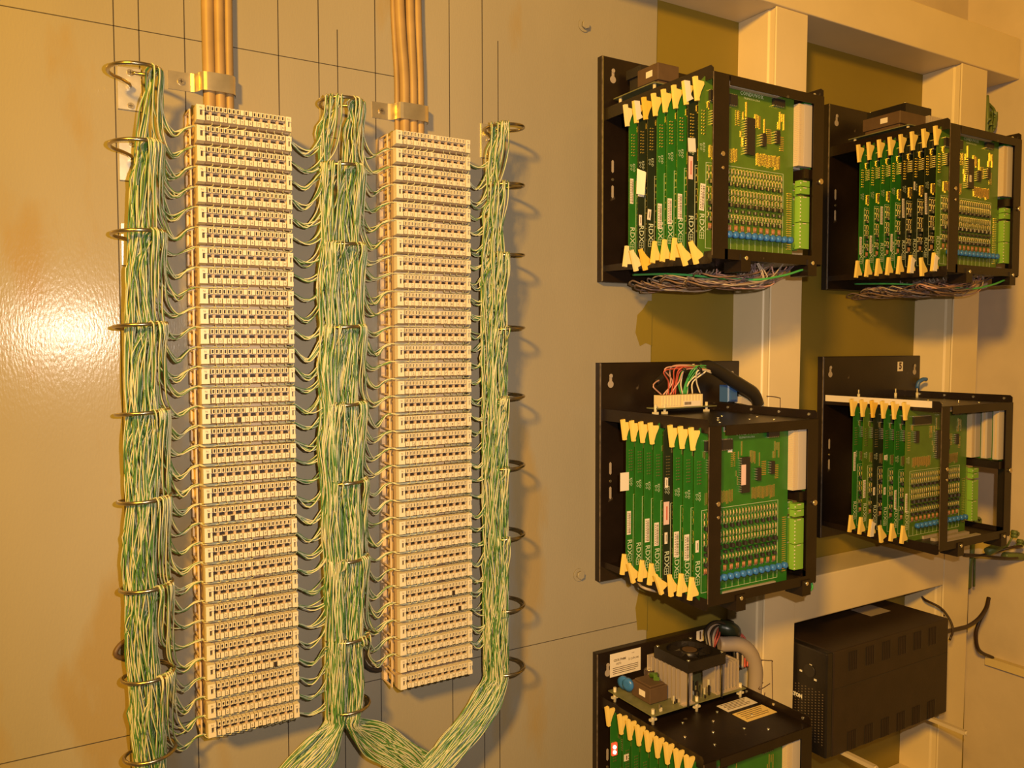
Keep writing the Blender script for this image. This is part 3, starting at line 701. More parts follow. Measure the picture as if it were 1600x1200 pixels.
# ================================================================== CARD RACKS
def make_rack(rk, number=None):
    px, pz, dz, desc, slots = RACKS[rk]
    x0, x1 = px+0.007, px+0.2195; zt = pz-RZT[rk]; zb = zt-0.236; yf, yb = -0.179, 0.047
    t = thing('card_rack', {'r1':'black metal card rack with power unit on top at upper left','r2':'black metal card rack beside the plaster wall at upper right','r3':'black metal card rack with white plugs on top, left middle','r4':'black metal card rack with two empty front slots, right middle','r5':'black metal card rack with fan and yellow labels on top, lowest'}[rk], 'card rack', (px, W, pz-0.342), 'card racks on the wall')
    p = MB(); p.bevbox(px, px+0.301, yb, W-0.0002, pz-0.342, pz, 0.0015); bp = p.build('back_plate', 'black_metal', t)
    p = MB(); p.box(px-0.0004, px+0.0009, yb+0.0005, yb+0.0016, pz-0.341, pz-0.001); p.build('worn_rim', 'worn_edge', bp)
    for dx, dzz in ((0.0195,-0.0235),(0.281,-0.0235)):
        k = MB(); k.disc_y(px+dx, yb-0.0001, pz+dzz-0.010, 0.0056, 0.0004, 14); k.box(px+dx-0.0024, px+dx+0.0024, yb-0.0006, yb-0.0001, pz+dzz-0.009, pz+dzz+0.003)
        k.disc_y(px+dx, yb-0.0006, pz+dzz+0.003, 0.0032, 0.0010, 12); k.build('keyhole', 'guide_grey', bp)
    for dzz in (-0.165, -0.2035):
        k = MB(); k.prism([(px+0.0175,pz+dzz-0.008),(px+0.0195,pz+dzz-0.010),(px+0.0215,pz+dzz-0.008),(px+0.0215,pz+dzz+0.008),(px+0.0195,pz+dzz+0.010),(px+0.0175,pz+dzz+0.008)], 1, yb-0.0005, yb); k.build('slot_hole', 'guide_grey', bp)
    MB().disc_y(px+0.0195, yb, pz-0.185, 0.0022, 0.001, 10).build('screw', 'screw_metal', bp)
    # top plate with its turned flanges
    p = MB(); p.box(x0, x1, yf, yb-0.0003, zt-0.0015, zt)
    p.prism([(yb-0.0003,zt-0.0095),(yb-0.0003,zt+0.0085),(yf+0.004,zt+0.0085),(yf,zt+0.0045),(yf,zt-0.0095)], 0, x0-0.0012, x0)
    p.prism([(yb-0.0003,zt-0.010),(yb-0.0003,zt+0.0120),(yf+0.004,zt+0.0120),(yf,zt+0.0085),(yf,zt-0.010)], 0, x1, x1+0.0012)
    tp = p.build('top_plate', 'black_metal', t)
    if rk == 'r4':
        p = MB(); p.box(x0-0.0016, x0-0.0012, yf+0.016, yb-0.001, zt-0.003, zt+0.0082); p.build('masking_tape', 'paper', tp)
    for yy in (-0.165,-0.110,-0.055,-0.005):
        MB().cyl((x1-0.0014,yy,zt+0.006),(x1,yy,zt+0.006),0.0022,8).build('screw', 'bright_metal', tp)
    rr = np.random.RandomState(len(rk)+int(abs(px*100)))
    if rk in ('r3', 'r4', 'r5'):
        for x, y in ((0.030,-0.110),(0.050,-0.148),(0.058,-0.075),(0.075,-0.120),(0.100,-0.095),(0.122,-0.135),(0.128,-0.075),(0.150,-0.155),(0.165,-0.110)):
            x += x0
            MB().cyl((x,y,zt-0.0002),(x,y,zt+0.0012),0.0021,8).build('rivet', 'bright_metal', tp)
    p = MB(); p.box(x0, x1, yf, yb-0.0003, zb, zb+0.0015)
    p.prism([(yb-0.0003,zb-0.003),(yb-0.0003,zb+0.006),(yf,zb+0.006),(yf,zb-0.0085),(yf+0.004,zb-0.0105)], 0, x0-0.0012, x0)
    p.box(x1, x1+0.0012, yf, yb-0.0003, zb-0.004, zb+0.010); p.build('bottom_plate', 'black_metal', t)
    p = MB(); p.box(x0-0.0012, x0+0.0270 if rk in ('r1','r2') else x0+0.0215, yf-0.0012, yf, zb-0.004, zt-0.0005); fp = p.build('front_post', 'black_metal', t)
    q = MB(); q.box(x0-0.0014, x0-0.0008, yf-0.0014, yf-0.0006, zb, zt-0.001); q.build('worn_rim', 'worn_edge', fp)
    for dzz, r_ in ((-0.122,0.0022),(-0.104,0.0033)):
        MB().disc_y(x0+0.016, yf-0.0012, zt+dzz, r_, 0.0012, 10).build('screw', 'screw_metal', fp)
    p = MB(); p.box(x1-0.0205, x1+0.0012, yf-0.0012, yf, zb-0.002, zt-0.0005); p.box(x1, x1+0.0012, yf, yf+0.022, zb, zt); fp2 = p.build('front_post', 'black_metal', t)
    MB().disc_y(x1-0.006, yf-0.0012, zb+0.115, 0.004, 0.003, 12).build('screw', 'screw_metal', fp2)
    p = MB(); p.box(x0+0.0295, x1-0.0205, yf-0.0012, yf, zt-0.0135, zt-0.0005); p.build('front_rail', 'black_metal', t)
    p = MB(); p.box(x0+0.0215, x1-0.0205, yf-0.0012, yf, zb-0.004, zb+0.0095); p.build('front_rail', 'black_metal', t)
    for xx in (x0+0.050, x1-0.030):          # angle clips under the bottom rail
        p = MB(); p.box(xx, xx+0.018, yf-0.0028, yf-0.0012, zb-0.017, zb+0.004); p.box(xx, xx+0.018, yf-0.0028, yf+0.028, zb-0.0186, zb-0.017); p.box(xx, xx+0.0015, yf-0.0012, yf+0.028, zb-0.017, zb-0.0045)
        cl = p.build('angle_clip', 'black_metal', t)
        MB().disc_y(xx+0.009, yf-0.0028, zb-0.001, 0.0028, 0.0012, 10).build('screw', 'bright_metal', cl)
    p = MB(); p.box(x1-0.0175, x1-0.0157, -0.172, 0.030, zt-0.104, zt-0.006); bk = p.build('backplane', 'pcb_green', t)
    p = MB(); p.box(x1-0.032, x1-0.0005, -0.176, yb-0.0005, zt-0.1175, zt-0.1045); p.build('cross_bar', 'black_metal', t)
    if rk in ('r1', 'r2'):
        a = at(1135,131,-0.173)[2]-(RACKS['r1'][1]-RZT['r1']); g = MB(); g.box(x0+0.030, x0+0.126, -0.1765, -0.1700, zt+a-0.0032, zt+a+0.0032); g.build('card_guide', 'guide_grey', t)
    for sl in range(8):
        y = YF0+YP*sl
        p = MB(); p.box(x1-0.0335, x1-0.0177, y-0.0100, y+0.0002, zt-0.101, zt-0.014); p.mi = 1
        p.box(x1-0.0340, x1-0.0335, y-0.0068, y-0.0032, zt-0.098, zt-0.018)
        p.build('backplane_socket', ['connector_grey', 'frame_plastic'], bk)
        for z in (zt-0.0100, zb+0.0016):
            if z > zb+0.1:
                g = MB(); g.box(x0+0.040, x0+0.142, y-0.0036, y+0.0052, zt-0.0090, zt-0.0018); g.box(x0+0.040, x0+0.048, y-0.0036, y+0.0052, zt-0.0105, zt-0.009)
            else:
                g = MB(); g.box(x0+0.040, x0+0.142, y-0.0036, y+0.0052, zb+0.0017, zb+0.0068)
            g.build('card_guide', 'guide_grey', t)
    return t
TH = {rk: make_rack(rk) for rk in RACKS}
def num_tag(rk, ch, dx, dz):
    px, pz = RACKS[rk][0], RACKS[rk][1]; s = MB(); x, z = px+dx, pz+dz
    s.box(x-0.0085, x+0.0085, 0.0464, 0.0468, z-0.0110, z+0.0080); s.mi = 1; put_text(s, ch, 0.018, (x, 0.0462, z-0.001), res=3, bold=0.0009)
    s.build('number_tag', ['paper', 'ink'], TH[rk])
num_tag('r5', '1', 0.2165, -0.0095); num_tag('r4', '5', 0.2330, -0.0200)
# printed label on the bottom rack's plate
px, pz = RACKS['r5'][:2]; s = MB(); s.box(px+0.0240, px+0.0860, 0.0464, 0.0468, pz-0.0420, pz-0.0050); s.mi = 1
put_text(s, 'CDX-704M', 0.0052, (px+0.043, 0.0462, pz-0.0165), res=1, bold=0.0002); put_text(s, 'A272', 0.0046, (px+0.041, 0.0462, pz-0.0225), res=1, bold=0.0001)
put_text(s, '21 JUN 04', 0.0048, (px+0.071, 0.0462, pz-0.0195), res=1, bold=0.0001); put_text(s, 'FAB', 0.003, (px+0.070, 0.0462, pz-0.0105), res=1)
for k in range(4): s.box(px+0.029+0.001*(k % 2), px+0.081-0.006*(k == 3), 0.0461, 0.0464, pz-0.0290-0.003*k, pz-0.0281-0.003*k)
s.build('printed_label', ['paper', 'print_dark'], TH['r5'])
zt = pz-RZT['r5']
for y0, y1, m_ in ((-0.060,-0.084,'paper'),(-0.0925,-0.1225,'paper_yellow')):
    s = MB(); s.box(px+0.149, px+0.2125, y1, y0, zt, zt+0.0004); s.mi = 1
    for k in range(5):
        y = y0-(k+0.8)*(y0-y1)/6.2; s.box(px+0.154+0.003*(k % 2), px+0.206-0.004*(k % 3), y-0.0006, y+0.0006, zt+0.0004, zt+0.0006)
    s.build('warning_label', [m_, 'transformer_brown'], TH['r5'])
s = MB(); px, pz = RACKS['r3'][:2]; s.box(px+0.190, px+0.206, 0.0464, 0.0468, pz-0.012, pz-0.004); s.build('number_tag', 'paper', TH['r3'])

# ================================================================== POWER UNITS ON THE RACKS
def psu(rk, where, brd, tr, fan, sinks, full):
    px, pz = RACKS[rk][:2]; zt = pz-RZT[rk]; ox = px; z = zt+brd[2]
    t = thing('power_supply', 'open power supply board with brown transformer '+where, 'power supply', (px+0.02, 0, zt), 'open power supplies')
    b = MB(); b.box(ox+0.0185, ox+0.2110, brd[0], brd[1], z-0.0016, z); b.build('board', 'pcb_tan', t)
    for x, y in ((0.024,brd[0]+0.006),(0.204,brd[0]+0.006),(0.024,brd[1]-0.010),(0.110,brd[0]+0.005)):
        s = MB(); s.cyl((ox+x,y,zt+0.0002),(ox+x,y,z+(0.007 if full else 0.001)),0.0026,8); s.box(ox+x-0.006, ox+x+0.006, y-0.0022, y+0.0022, zt+0.006, zt+0.009); s.build('standoff', 'nylon', t)
    x0, x1, y0, y1, za, zb = tr; s = MB()
    s.box(ox+x0, ox+x1, y0, y1, zt+za, zt+zb)
    if full: s.box(ox+x0+0.003, ox+x1-0.003, y0+0.003, y1-0.003, zt+zb, zt+zb+0.003)
    s.box(ox+x0+0.003, ox+x1-0.003, y0+0.003, y1-0.003, z, zt+za); to = s.build('transformer', 'transformer_brown', t, bevel=0.001)
    zm = zt+0.5*(za+zb); ym = y0+(y1-y0)*0.42
    s = MB(); s.box(ox+x0-0.0004, ox+x0, ym-0.007, ym+0.007, zm-0.0045, zm+0.0045); s.build('paper_sticker', 'paper', to)
    if full:
        s = MB(); s.tube([(ox+0.062,-0.02,z+0.031),(ox+0.068,-0.012,z+0.033),(ox+0.064,-0.004,z+0.031)], 0.005, 8); s.build('choke_coil', 'pcb_olive', t)
        for k in (0, 1):
            s = MB(); x = ox+0.034-0.001*k; y = 0.014+0.010*k
            s.tube([(x-0.004,y-0.002,z+0.017),(x-0.003,y-0.0018,z+0.017),(x+0.002,y,z+0.017),(x+0.003,y,z+0.017)], [0.005,0.010,0.010,0.005], 14); s.build('varistor', 'varistor_blue', t)
        for x, y in ((0.080,0.018),(0.094,0.008)):
            s = MB(); s.cyl((ox+x,y,z),(ox+x,y,z+0.030),0.0085,16); s.mi = 1; s.cyl((ox+x,y,z+0.030),(ox+x,y,z+0.0304),0.0070,16); s.build('capacitor', ['cap_sleeve','bright_metal'], t)
    for xa, xb, ya, yb_, h in sinks:
        s = MB(); s.box(ox+xa, ox+xb, yb_-0.006, yb_, z, z+h) if xa > 0.1 else s.box(ox+xb-0.008, ox+xb, ya, yb_, z, z+h)
        n = 8 if xa > 0.1 else 9
        for k in range(n):
            if xa > 0.1:
                x = xa+(xb-xa-0.002)*k/(n-1); s.box(ox+x, ox+x+0.0022, ya, yb_-0.006, z, z+h)
            else:
                y = ya+(yb_-ya-0.002)*k/(n-1); s.box(ox+xa, ox+xb-0.008, y, y+0.0022, z, z+h)
        s.box(ox+xa, ox+xb, ya-0.006, ya, z, z+0.0015)
        s.build('heat_sink', 'aluminium', t)
    s = MB(); rr = np.random.RandomState(5)
    for k in range(26):
        x = rr.uniform(0.108, 0.148); y = rr.uniform(brd[0]+0.008, brd[1]-0.02); h = rr.uniform(0.004, 0.024)*(1 if full else 0.4); w_ = rr.uniform(0.0015, 0.004)
        s.mi = k % 3; s.box(ox+x, ox+x+w_, y, y+w_, z, z+h)
    if full:
        for k in range(12):
            x = rr.uniform(0.03, 0.15); y = rr.uniform(-0.060, -0.045); s.mi = (k+1) % 3; s.box(ox+x, ox+x+0.002, y, y+0.002, z, z+rr.uniform(0.003, 0.012))
    stuff(s.build('small_components', ['chip_black', 'solder', 'nylon'], t))
    if fan is None:
        s = MB(); s.box(ox+0.038, ox+0.070, 0.004, 0.038, zt+zb-0.006, zt+zb+0.008); s.box(ox+0.042, ox+0.066, 0.008, 0.034, z, zt+zb-0.006); s.cyl((ox+0.074,0.022,z),(ox+0.074,0.022,zt+zb+0.003),0.005,10); s.build('choke_coil', 'chip_black', t)  # black block standing in for the fan edges behind the transformer
        return t
    # fan: frame ring with corners, hub and blades
    fx, fy, fz = ox+fan[0], fan[1], zt+fan[2]; hs = 0.0385; s = MB()
    n = 32; th = np.linspace(0, 2*np.pi, n, endpoint=False)
    sq = []
    for a in th:
        c_, s_ = math.cos(a), math.sin(a); k = hs/max(abs(c_), abs(s_)); sq.append((fx+c_*k, fy+s_*k))
    ci = [(fx+0.0355*math.cos(a), fy+0.0355*math.sin(a)) for a in th]
    P = [(x,y,fz) for x,y in sq]+[(x,y,fz+0.017) for x,y in sq]+[(x,y,fz) for x,y in ci]+[(x,y,fz+0.017) for x,y in ci]
    Fc = []
    for i in range(n):
        j = (i+1) % n; Fc += [(i,j,n+j,n+i),(2*n+j,2*n+i,3*n+i,3*n+j),(n+i,n+j,3*n+j,3*n+i),(j,i,2*n+i,2*n+j)]
    s.add(P, Fc); fo = s.build('fan_frame', 'black_plastic', t)
    s = MB(); s.cyl((fx,fy,fz+0.004),(fx,fy,fz+0.0168),0.0145,20)
    for k in range(7):
        a = k*2*math.pi/7; c_, s_ = math.cos(a), math.sin(a); c2, s2 = math.cos(a+0.55), math.sin(a+0.55)
        s.add([(fx+0.0145*c_,fy+0.0145*s_,fz+0.0155),(fx+0.034*c_,fy+0.034*s_,fz+0.0150),(fx+0.034*c2,fy+0.034*s2,fz+0.0065),(fx+0.0145*c2,fy+0.0145*s2,fz+0.006)], [(0,1,2,3)])
    s.build('fan_rotor', 'black_plastic', fo)
    MB().cyl((fx,fy,fz+0.0168),(fx,fy,fz+0.0172),0.0115,20).build('hub_sticker', 'transformer_brown', fo)
    for i, j in ((-1,-1),(1,-1),(-1,1),(1,1)):
        MB().cyl((fx+i*0.0345,fy+j*0.0345,fz+0.017),(fx+i*0.0345,fy+j*0.0345,fz+0.0185),0.0026,8).build('screw', 'bright_metal', fo)
        MB().cyl((fx+i*0.0345,fy+j*0.0345,z),(fx+i*0.0345,fy+j*0.0345,fz),0.0016,8).build('fan_pillar', 'chip_black', fo)
    return t
psu('r5', 'on the lowest rack', (-0.062,0.044,0.016), (0.037,0.072,-0.034,0.009,0.018,0.0415), (0.118,-0.032,0.0695), ((0.079,0.102,-0.056,0.022,0.052),(0.152,0.205,-0.052,-0.026,0.043)), True)
psu('r1', 'on the upper left rack', (-0.050,0.044,0.024), (0.037,0.0775,-0.0365,0.010,0.034,0.0585), None, (), False)
psu('r2', 'on the upper right rack', (-0.100,0.020,0.018), (0.0255,0.1000,-0.078,-0.004,0.026,0.0475), (0.1050,-0.022,0.054), ((0.104,0.148,-0.082,-0.040,0.031),), False)

# cable coils behind the lowest power unit
px, pz = RACKS['r5'][:2]; zt = pz-RZT['r5']
m = MB()
for k, (c_, r_) in enumerate((('wire_black',0.0032),('wire_grey',0.0028),('wire_black',0.003),('wire_grey',0.0024),('wire_red',0.0016),('wire_red',0.0016))):
    m.mi = ['wire_black','wire_grey','wire_red'].index(c_); xx = px+0.207+0.006*k
    m.tube(catmull([(xx-0.02,-0.005+0.004*k,zt+0.055),(xx-0.012,0.012,zt+0.088-0.003*k),(xx+0.018,0.018+0.003*k,zt+0.096-0.004*k),(xx+0.045,0.014,zt+0.080-0.003*k),(xx+0.046,0.004,zt+0.045),(xx+0.030,-0.012,zt+0.022)], 0.006), r_, 7)
one(m, 'cable_loop', ['wire_black','wire_grey','wire_red'], 'looped black, grey and red cables behind the fan of the lowest rack', 'cables')
m = MB(); m.tube(catmull([(px+0.243,0.028,zt+0.082),(px+0.255,0.014,zt+0.079),(px+0.268,0.020,zt+0.070)], 0.004), 0.013, 10)
one(m, 'cable_sleeve', 'pcb_dark', 'dark green plug body in the cable loops behind the lowest fan', 'plug')
m = MB(); m.tube(catmull([(px+0.226,0.012,zt+0.060),(px+0.262,-0.006,zt+0.056),(px+0.286,-0.010,zt+0.022),(px+0.292,-0.006,zt-0.040),(px+0.292,0.0,zt-0.160)], 0.006), 0.0125, 12)
one(m, 'grey_cable', 'wire_grey', 'thick grey cable dropping beside the wooden post behind the lowest rack', 'cable')

# ================================================================== MIDDLE LEFT RACK: PLUGS AND LOOM
px, pz = RACKS['r3'][:2]; zt = pz-RZT['r3']
t = thing('plug_board', 'small board with two white plugs standing on the middle left rack', 'plug board', (px+0.1, 0.0, zt))
def z6(x, y): return 960+x/6.154, 560+y/6.154
yP = 0.010
pL, pR = at(*z6(358,420), yP), at(*z6(925,420), yP); zb_ = zt+0.010
b = MB(); b.box(pL[0], pR[0], yP-0.014, yP+0.012, zb_-0.0016, zb_); b.build('board', 'pcb_tan', t)
for u in (395, 885, 483):
    p = at(*z6(u,420), yP-0.008); s = MB(); s.cyl((p[0],yP-0.008,zt+0.0002),(p[0],yP-0.008,zb_+0.006),0.0024,8); s.box(p[0]-0.0045,p[0]+0.0045,yP-0.0105,yP-0.0055,zt+0.0003,zt+0.004); s.build('standoff', 'nylon', t)
for u0, u1, lb in ((445,636,False),(640,845,True)):
    a, c = at(*z6(u0,400), yP-0.008), at(*z6(u1,400), yP-0.008); n = 7
    s = MB(); s.box(a[0]+0.0002, c[0]-0.0002, yP-0.009, yP+0.008, zb_, zb_+0.019)
    for k in range(n):
        x = a[0]+(c[0]-a[0])*(k+0.5)/n; s.box(x-0.0014, x+0.0014, yP-0.0098, yP-0.009, zb_+0.003, zb_+0.0185)
    o = s.build('plug', 'plug_nylon', t)
    if lb:
        s = MB(); s.box(a[0]+0.004, c[0]-0.006, yP-0.0103, yP-0.0099, zb_+0.0005, zb_+0.009); s.mi = 1
        for k in range(9): s.box(a[0]+0.0055+0.0016*k, a[0]+0.0065+0.0016*k, yP-0.0106, yP-0.0103, zb_+0.003, zb_+0.0075)
        s.build('paper_sticker', ['paper','print_dark'], o)
# loose wires from the plugs up into the sleeve
loom = [('wire_pink',455,370,330,225),('wire_pink',470,560,500,90),('wire_red',520,520,500,110),('wire_red',545,570,600,85),('wire_red',565,590,640,95),('wire_pink',500,540,560,75),('wire_red',585,600,650,110),('wire_pink',535,620,690,105),('earth_green',660,690,770,85),('earth_green',676,700,790,88),('wire_cream',655,640,700,70),('wire_cream',700,720,860,110),('wire_cream',750,755,880,120),('earth_green',640,620,700,80),('wire_cream',825,790,800,120),('earth_green',690,720,810,95)]
NM = {'wire_pink':'pink','wire_red':'red','earth_green':'green','wire_cream':'cream'}
cnt = {}
endp = at(*z6(880,95), -0.002)
for k, (mt, u0, u1, u2, v2) in enumerate(loom):
    A = at(*z6(u0,330), yP); A[2] = zb_+0.0195; A[0] = max(A[0], at(*z6(455,330), yP)[0])
    B = at(*z6(u1,225), yP-0.004-0.001*(k % 4)); Cc = at(*z6(u2,v2), -0.002-0.0015*(k % 5)); D = endp+np.array([0.006*math.sin(k), 0.004*math.cos(k*2.1), 0.004*math.sin(k*1.7)])
    path = [A, B, Cc, D, D+np.array([0.015,0.002,-0.004])] if k else [A, at(*z6(375,275), 0.006), at(*z6(390,235), 0.012), at(*z6(440,205), 0.018)]
    s = MB(); s.tube(catmull(path, 0.004), 0.0012 if mt != 'wire_cream' else 0.0013, 6)
    c_ = cnt.get(mt, 0)+1; cnt[mt] = c_
    one(s, 'loom_wire', mt, '%s loom wire, %s %s one from the left rising from the white plugs' % (NM[mt], ordinal(c_), NM[mt]), 'wire', 'loom wires from the white plugs')
pts = [at(*z6(u,v), yy) for u, v, yy in ((800,85,0.004),(900,75,0.002),(1000,120,0.0),(1120,200,-0.002),(1240,275,-0.004),(1340,345,-0.004),(1385,440,-0.002))]
s = MB(); s.tube(catmull(pts, 0.006), np.interp(np.linspace(0,1,len(catmull(pts,0.006))), [0,0.2,0.8,1], [0.0085,0.0105,0.0115,0.0095]), 12)
one(s, 'cable_sleeve', 'wire_black', 'thick black cable sleeve arching over the middle left rack', 'cable')
s = MB(); pts = [at(*z6(u,v), 0.02) for u, v in ((800,100),(640,75),(520,130),(440,200),(400,235))]
s.tube(catmull(pts, 0.006), 0.005, 10); one(s, 'cable_sleeve', 'wire_black', 'short black sleeve end left of the white plugs', 'cable')
for u0, v0, u1, v1, wh in ((655,95,690,130,'left'),(805,80,840,135,'right')):
    a, c = at(*z6(u0,v0), -0.012), at(*z6(u1,v1), -0.012); s = MB(); s.tube([a, (a+c)/2+np.array([0,-0.002,0]), c], 0.0022, 8)
    one(s, 'cable_tie', 'wire_black', 'black cable tie round the loom wires, the %s one' % wh, 'cable tie')
a = at(*z6(1095,335), 0.020); s = MB(); s.bevbox(a[0]-0.010, a[0]+0.012, 0.010, 0.030, a[2]-0.014, a[2]+0.014, 0.002); s.box(a[0]-0.006, a[0]+0.006, 0.006, 0.010, a[2]-0.010, a[2]+0.002)
one(s, 'blue_plug', 'blue_plastic', 'blue plug behind the black sleeve on the middle left rack', 'plug')
a = at(*z6(1240,400), 0.012); s = MB(); s.prism([(a[0]-0.012,a[2]-0.005),(a[0]+0.014,a[2]-0.010),(a[0]+0.014,a[2]-0.005),(a[0]-0.010,a[2]+0.006)], 1, 0.006, 0.02)
one(s, 'white_plug', 'connector_grey', 'white plug under the black sleeve end', 'plug')
px4, pz4 = RACKS['r4'][:2]; zt4 = pz4-RZT['r4']
for k, (x, y) in enumerate(((0.060,0.015),(0.150,0.0),(0.195,-0.015))):
    s = MB(); s.cyl((px4+x,y,zt4),(px4+x,y,zt4+0.010),0.0026,8); s.cyl((px4+x,y,zt4+0.010),(px4+x,y,zt4+0.018),0.0012,8); s.build('standoff', 'nylon', TH['r4'])
p = at(1437,597,0.02); s = MB(); s.tube(catmull([(p[0]-0.008,0.02,p[2]-0.012),(p[0]-0.006,0.018,p[2]),(p[0]+0.004,0.014,p[2]+0.006),(p[0]+0.010,0.012,p[2]+0.005)], 0.004), [0.004]*len(catmull([(p[0]-0.008,0.02,p[2]-0.012),(p[0]-0.006,0.018,p[2]),(p[0]+0.004,0.014,p[2]+0.006),(p[0]+0.010,0.012,p[2]+0.005)], 0.004)), 8)
one(s, 'blue_lug', 'blue_plastic', 'blue cable lug behind the middle right rack', 'cable lug')

# ================================================================== WIRE HARNESSES UNDER THE UPPER RACKS
HM = ['wire_brown', 'wire_violet', 'wire_grey', 'wire_pink']
for rk, seed, sc in (('r1', 1, 1.0), ('r2', 2, 1.0)):
    px, pz = RACKS[rk][:2]; zb = pz-RZT[rk]-0.236; rr = np.random.RandomState(seed); s = MB()
    for k in range(80):
        s.mi = rr.choice([0,0,1,1,1,2,2,3]); y1 = rr.uniform(-0.165, -0.02); y2 = min(0.03, y1+rr.uniform(0.02, 0.09)); xl = px+0.012+rr.uniform(0, 0.10)**1.0; xr = px+rr.uniform(0.11, 0.20)
        zz = zb-0.010-rr.uniform(0, 0.014)
        s.tube(catmull([(xr,y1,zb-0.0035),((xl+xr)/2+0.02,y1-0.004,zz-0.012*rr.rand()),(xl+0.012,y1,zz-0.014),(xl,(y1+y2)/2,zz-0.006),(xl+0.02,y2,zz-0.012),((xl+xr)/2,y2+0.004,zz-0.008),(xr+0.012,y2-0.01,zb-0.006)], 0.009), 0.0012, 4, cap=False)
    one(s, 'wire_harness', HM, 'tangle of brown, violet and grey wires looped under the %s rack' % ('upper left' if rk == 'r1' else 'upper right'), 'wires', 'wire tangles under the upper racks', 'stuff')
    s = MB(); s.tube(catmull([(px+0.030,0.01,zb-0.010),(px+0.035,-0.08,zb-0.016),(px+0.095,-0.158,zb-0.027),(px+0.150,-0.170,zb-0.020),(px+0.19,-0.172,zb-0.010),(px+0.205,-0.166,zb-0.012),(px+0.222,-0.168,zb-0.014),(px+0.2235,-0.160,zb-0.002)], 0.006), 0.0017, 7)
    one(s, 'earth_wire', 'earth_green', 'green earth wire running under the %s rack' % ('upper left' if rk == 'r1' else 'upper right'), 'wire', 'green earth wires')
px, pz = RACKS['r3'][:2]; zb = pz-RZT['r3']-0.236
s = MB(); s.tube(catmull([(px+0.196,-0.160,zb-0.004),(px+0.208,-0.172,zb-0.016),(px+0.2225,-0.172,zb-0.014),(px+0.2255,-0.165,zb-0.002),(px+0.222,-0.150,zb+0.006)], 0.004), 0.0019, 7)
one(s, 'earth_wire', 'earth_green', 'bright green earth wire loop at the middle left rack bottom corner', 'wire', 'green earth wires')
s = MB(); s.tube(catmull([at(996,908,-0.02), at(1005,918,-0.05), at(1030,925,-0.06), at(1060,931,-0.06)], 0.005), 0.0021, 8)
one(s, 'grey_cable', 'wire_grey', 'thin grey cable hanging under the middle left rack', 'cable')

# ================================================================== UPS
ux0, ux1, uy0, uy1, uz0, uz1 = 0.9665, 1.3135, -0.083, 0.050, -0.9615, -0.7810
t = thing('backup_power_unit', 'black backup power unit with slotted vents standing in the wooden frame', 'power unit', ((ux0+ux1)/2, uy1, uz0))
m = MB(); m.box(ux0+0.016, ux1, uy0, uy1, uz0, uz1); m.build('casing', 'brown_black_plastic', t, bevel=0.0025)
m = MB(); m.box(ux0, ux0+0.0155, uy0+0.0005, uy1, uz0+0.0005, uz1-0.0005); m.build('front_bezel', 'black_plastic', t, bevel=0.0025)
m = MB(); m.box(ux0+0.0152, ux0+0.0163, uy0+0.0008, uy1-0.001, uz0+0.001, uz1-0.001); m.build('seam', 'chip_black', t)
m = MB(); m.box(ux0+0.02, ux1-0.002, uy0-0.0004, uy0+0.0005, (uz0+uz1)/2+0.0245, (uz0+uz1)/2+0.0255); m.build('seam', 'chip_black', t)
for row, (za, zb2) in enumerate(((uz1-0.008, uz1-0.041), (uz0+0.034, uz0+0.001))):
    for k in range(6):
        x = ux0+0.055+0.0458*k
        fr = MB(); fr.box(x-0.0005, x+0.0255, uy0-0.0002, uy0+0.001, zb2, za); vo = fr.build('vent', 'chip_black', t)
        b = MB()
        for q in range(5): b.box(x+0.0046*q+0.0022, x+0.0046*q+0.0042, uy0-0.0012, uy0-0.0002, zb2+0.0005, za-0.0005)
        b.build('vent_bars', 'brown_black_plastic', vo)
m = MB(); rr = 0
for r_ in range(19):
    for c_ in range(13):
        y = uy0+0.008+0.0070*c_; z = uz1-0.072-0.0048*r_+0.0024*(c_ % 2)
        m.box(ux0-0.0006, ux0+0.0004, y-0.0011, y+0.0011, z-0.0007, z+0.0007)
stuff(m.build('grille_dots', 'grille_grey', t))
m = MB(); pe = atX(1243.5, 1084, ux0); put_text(m, 'EATON', 0.0085, (ux0-0.0012, pe[1], pe[2]), (0,-1,0), (0,0,1), 2, 0.0006); m.build('lettering', 'white_print', t)
for y, z, w_ in ((-0.050,-0.030,0.003),(-0.030,-0.046,0.003),(-0.060,-0.052,0.003)):
    m = MB(); m.box(ux0-0.0008, ux0+0.0005, y-w_/2-0.001, y+w_/2+0.001, uz1+z-0.0016, uz1+z+0.0016); m.build('indicator', 'white_print', t)  # small glints on the controls, put in as pale boxes
m = MB(); m.tube([(ux0-0.0015,-0.048,uz1-0.040),(ux0+0.002,-0.048,uz1-0.040)], 0.011, 18); m.build('button', 'chip_black', t)
m = MB(); m.box(ux1-0.115, ux1-0.055, 0.0, 0.045, uz1, uz1+0.0004); m.build('paper_sticker', 'guide_grey', t)
for k, (x, L) in enumerate(((1.0215,-0.140),(1.2705,-0.1475))):
    m = MB(); m.box(x-0.0045, x+0.0045, L+0.003, 0.0245, uz0-0.0075, uz0-0.0008); m.cyl((x,L,uz0-0.0042),(x,L+0.004,uz0-0.0042),0.0044,10)
    one(m, 'bracket_arm', 'connector_cream', 'white metal bracket arm, the %s one under the black power unit' % ('left' if k == 0 else 'right'), 'bracket', 'bracket arms')
def wall_cable(pts, r, label, name='black_cable', m_='cable_black', grp=None):
    s = MB(); s.tube(catmull(pts, 0.006), r, 8); return one(s, name, m_, label, 'cable', grp)
wall_cable([(ux1+0.0005,-0.045,at(1482,983,-0.045)[2]), at(1500,982,-0.042), at(1515,977,-0.036), at(1530,966,-0.028), at(1541,950,-0.02), at(1545,934,-0.015)], 0.0042, 'thick black cable curving up from the right end of the power unit')
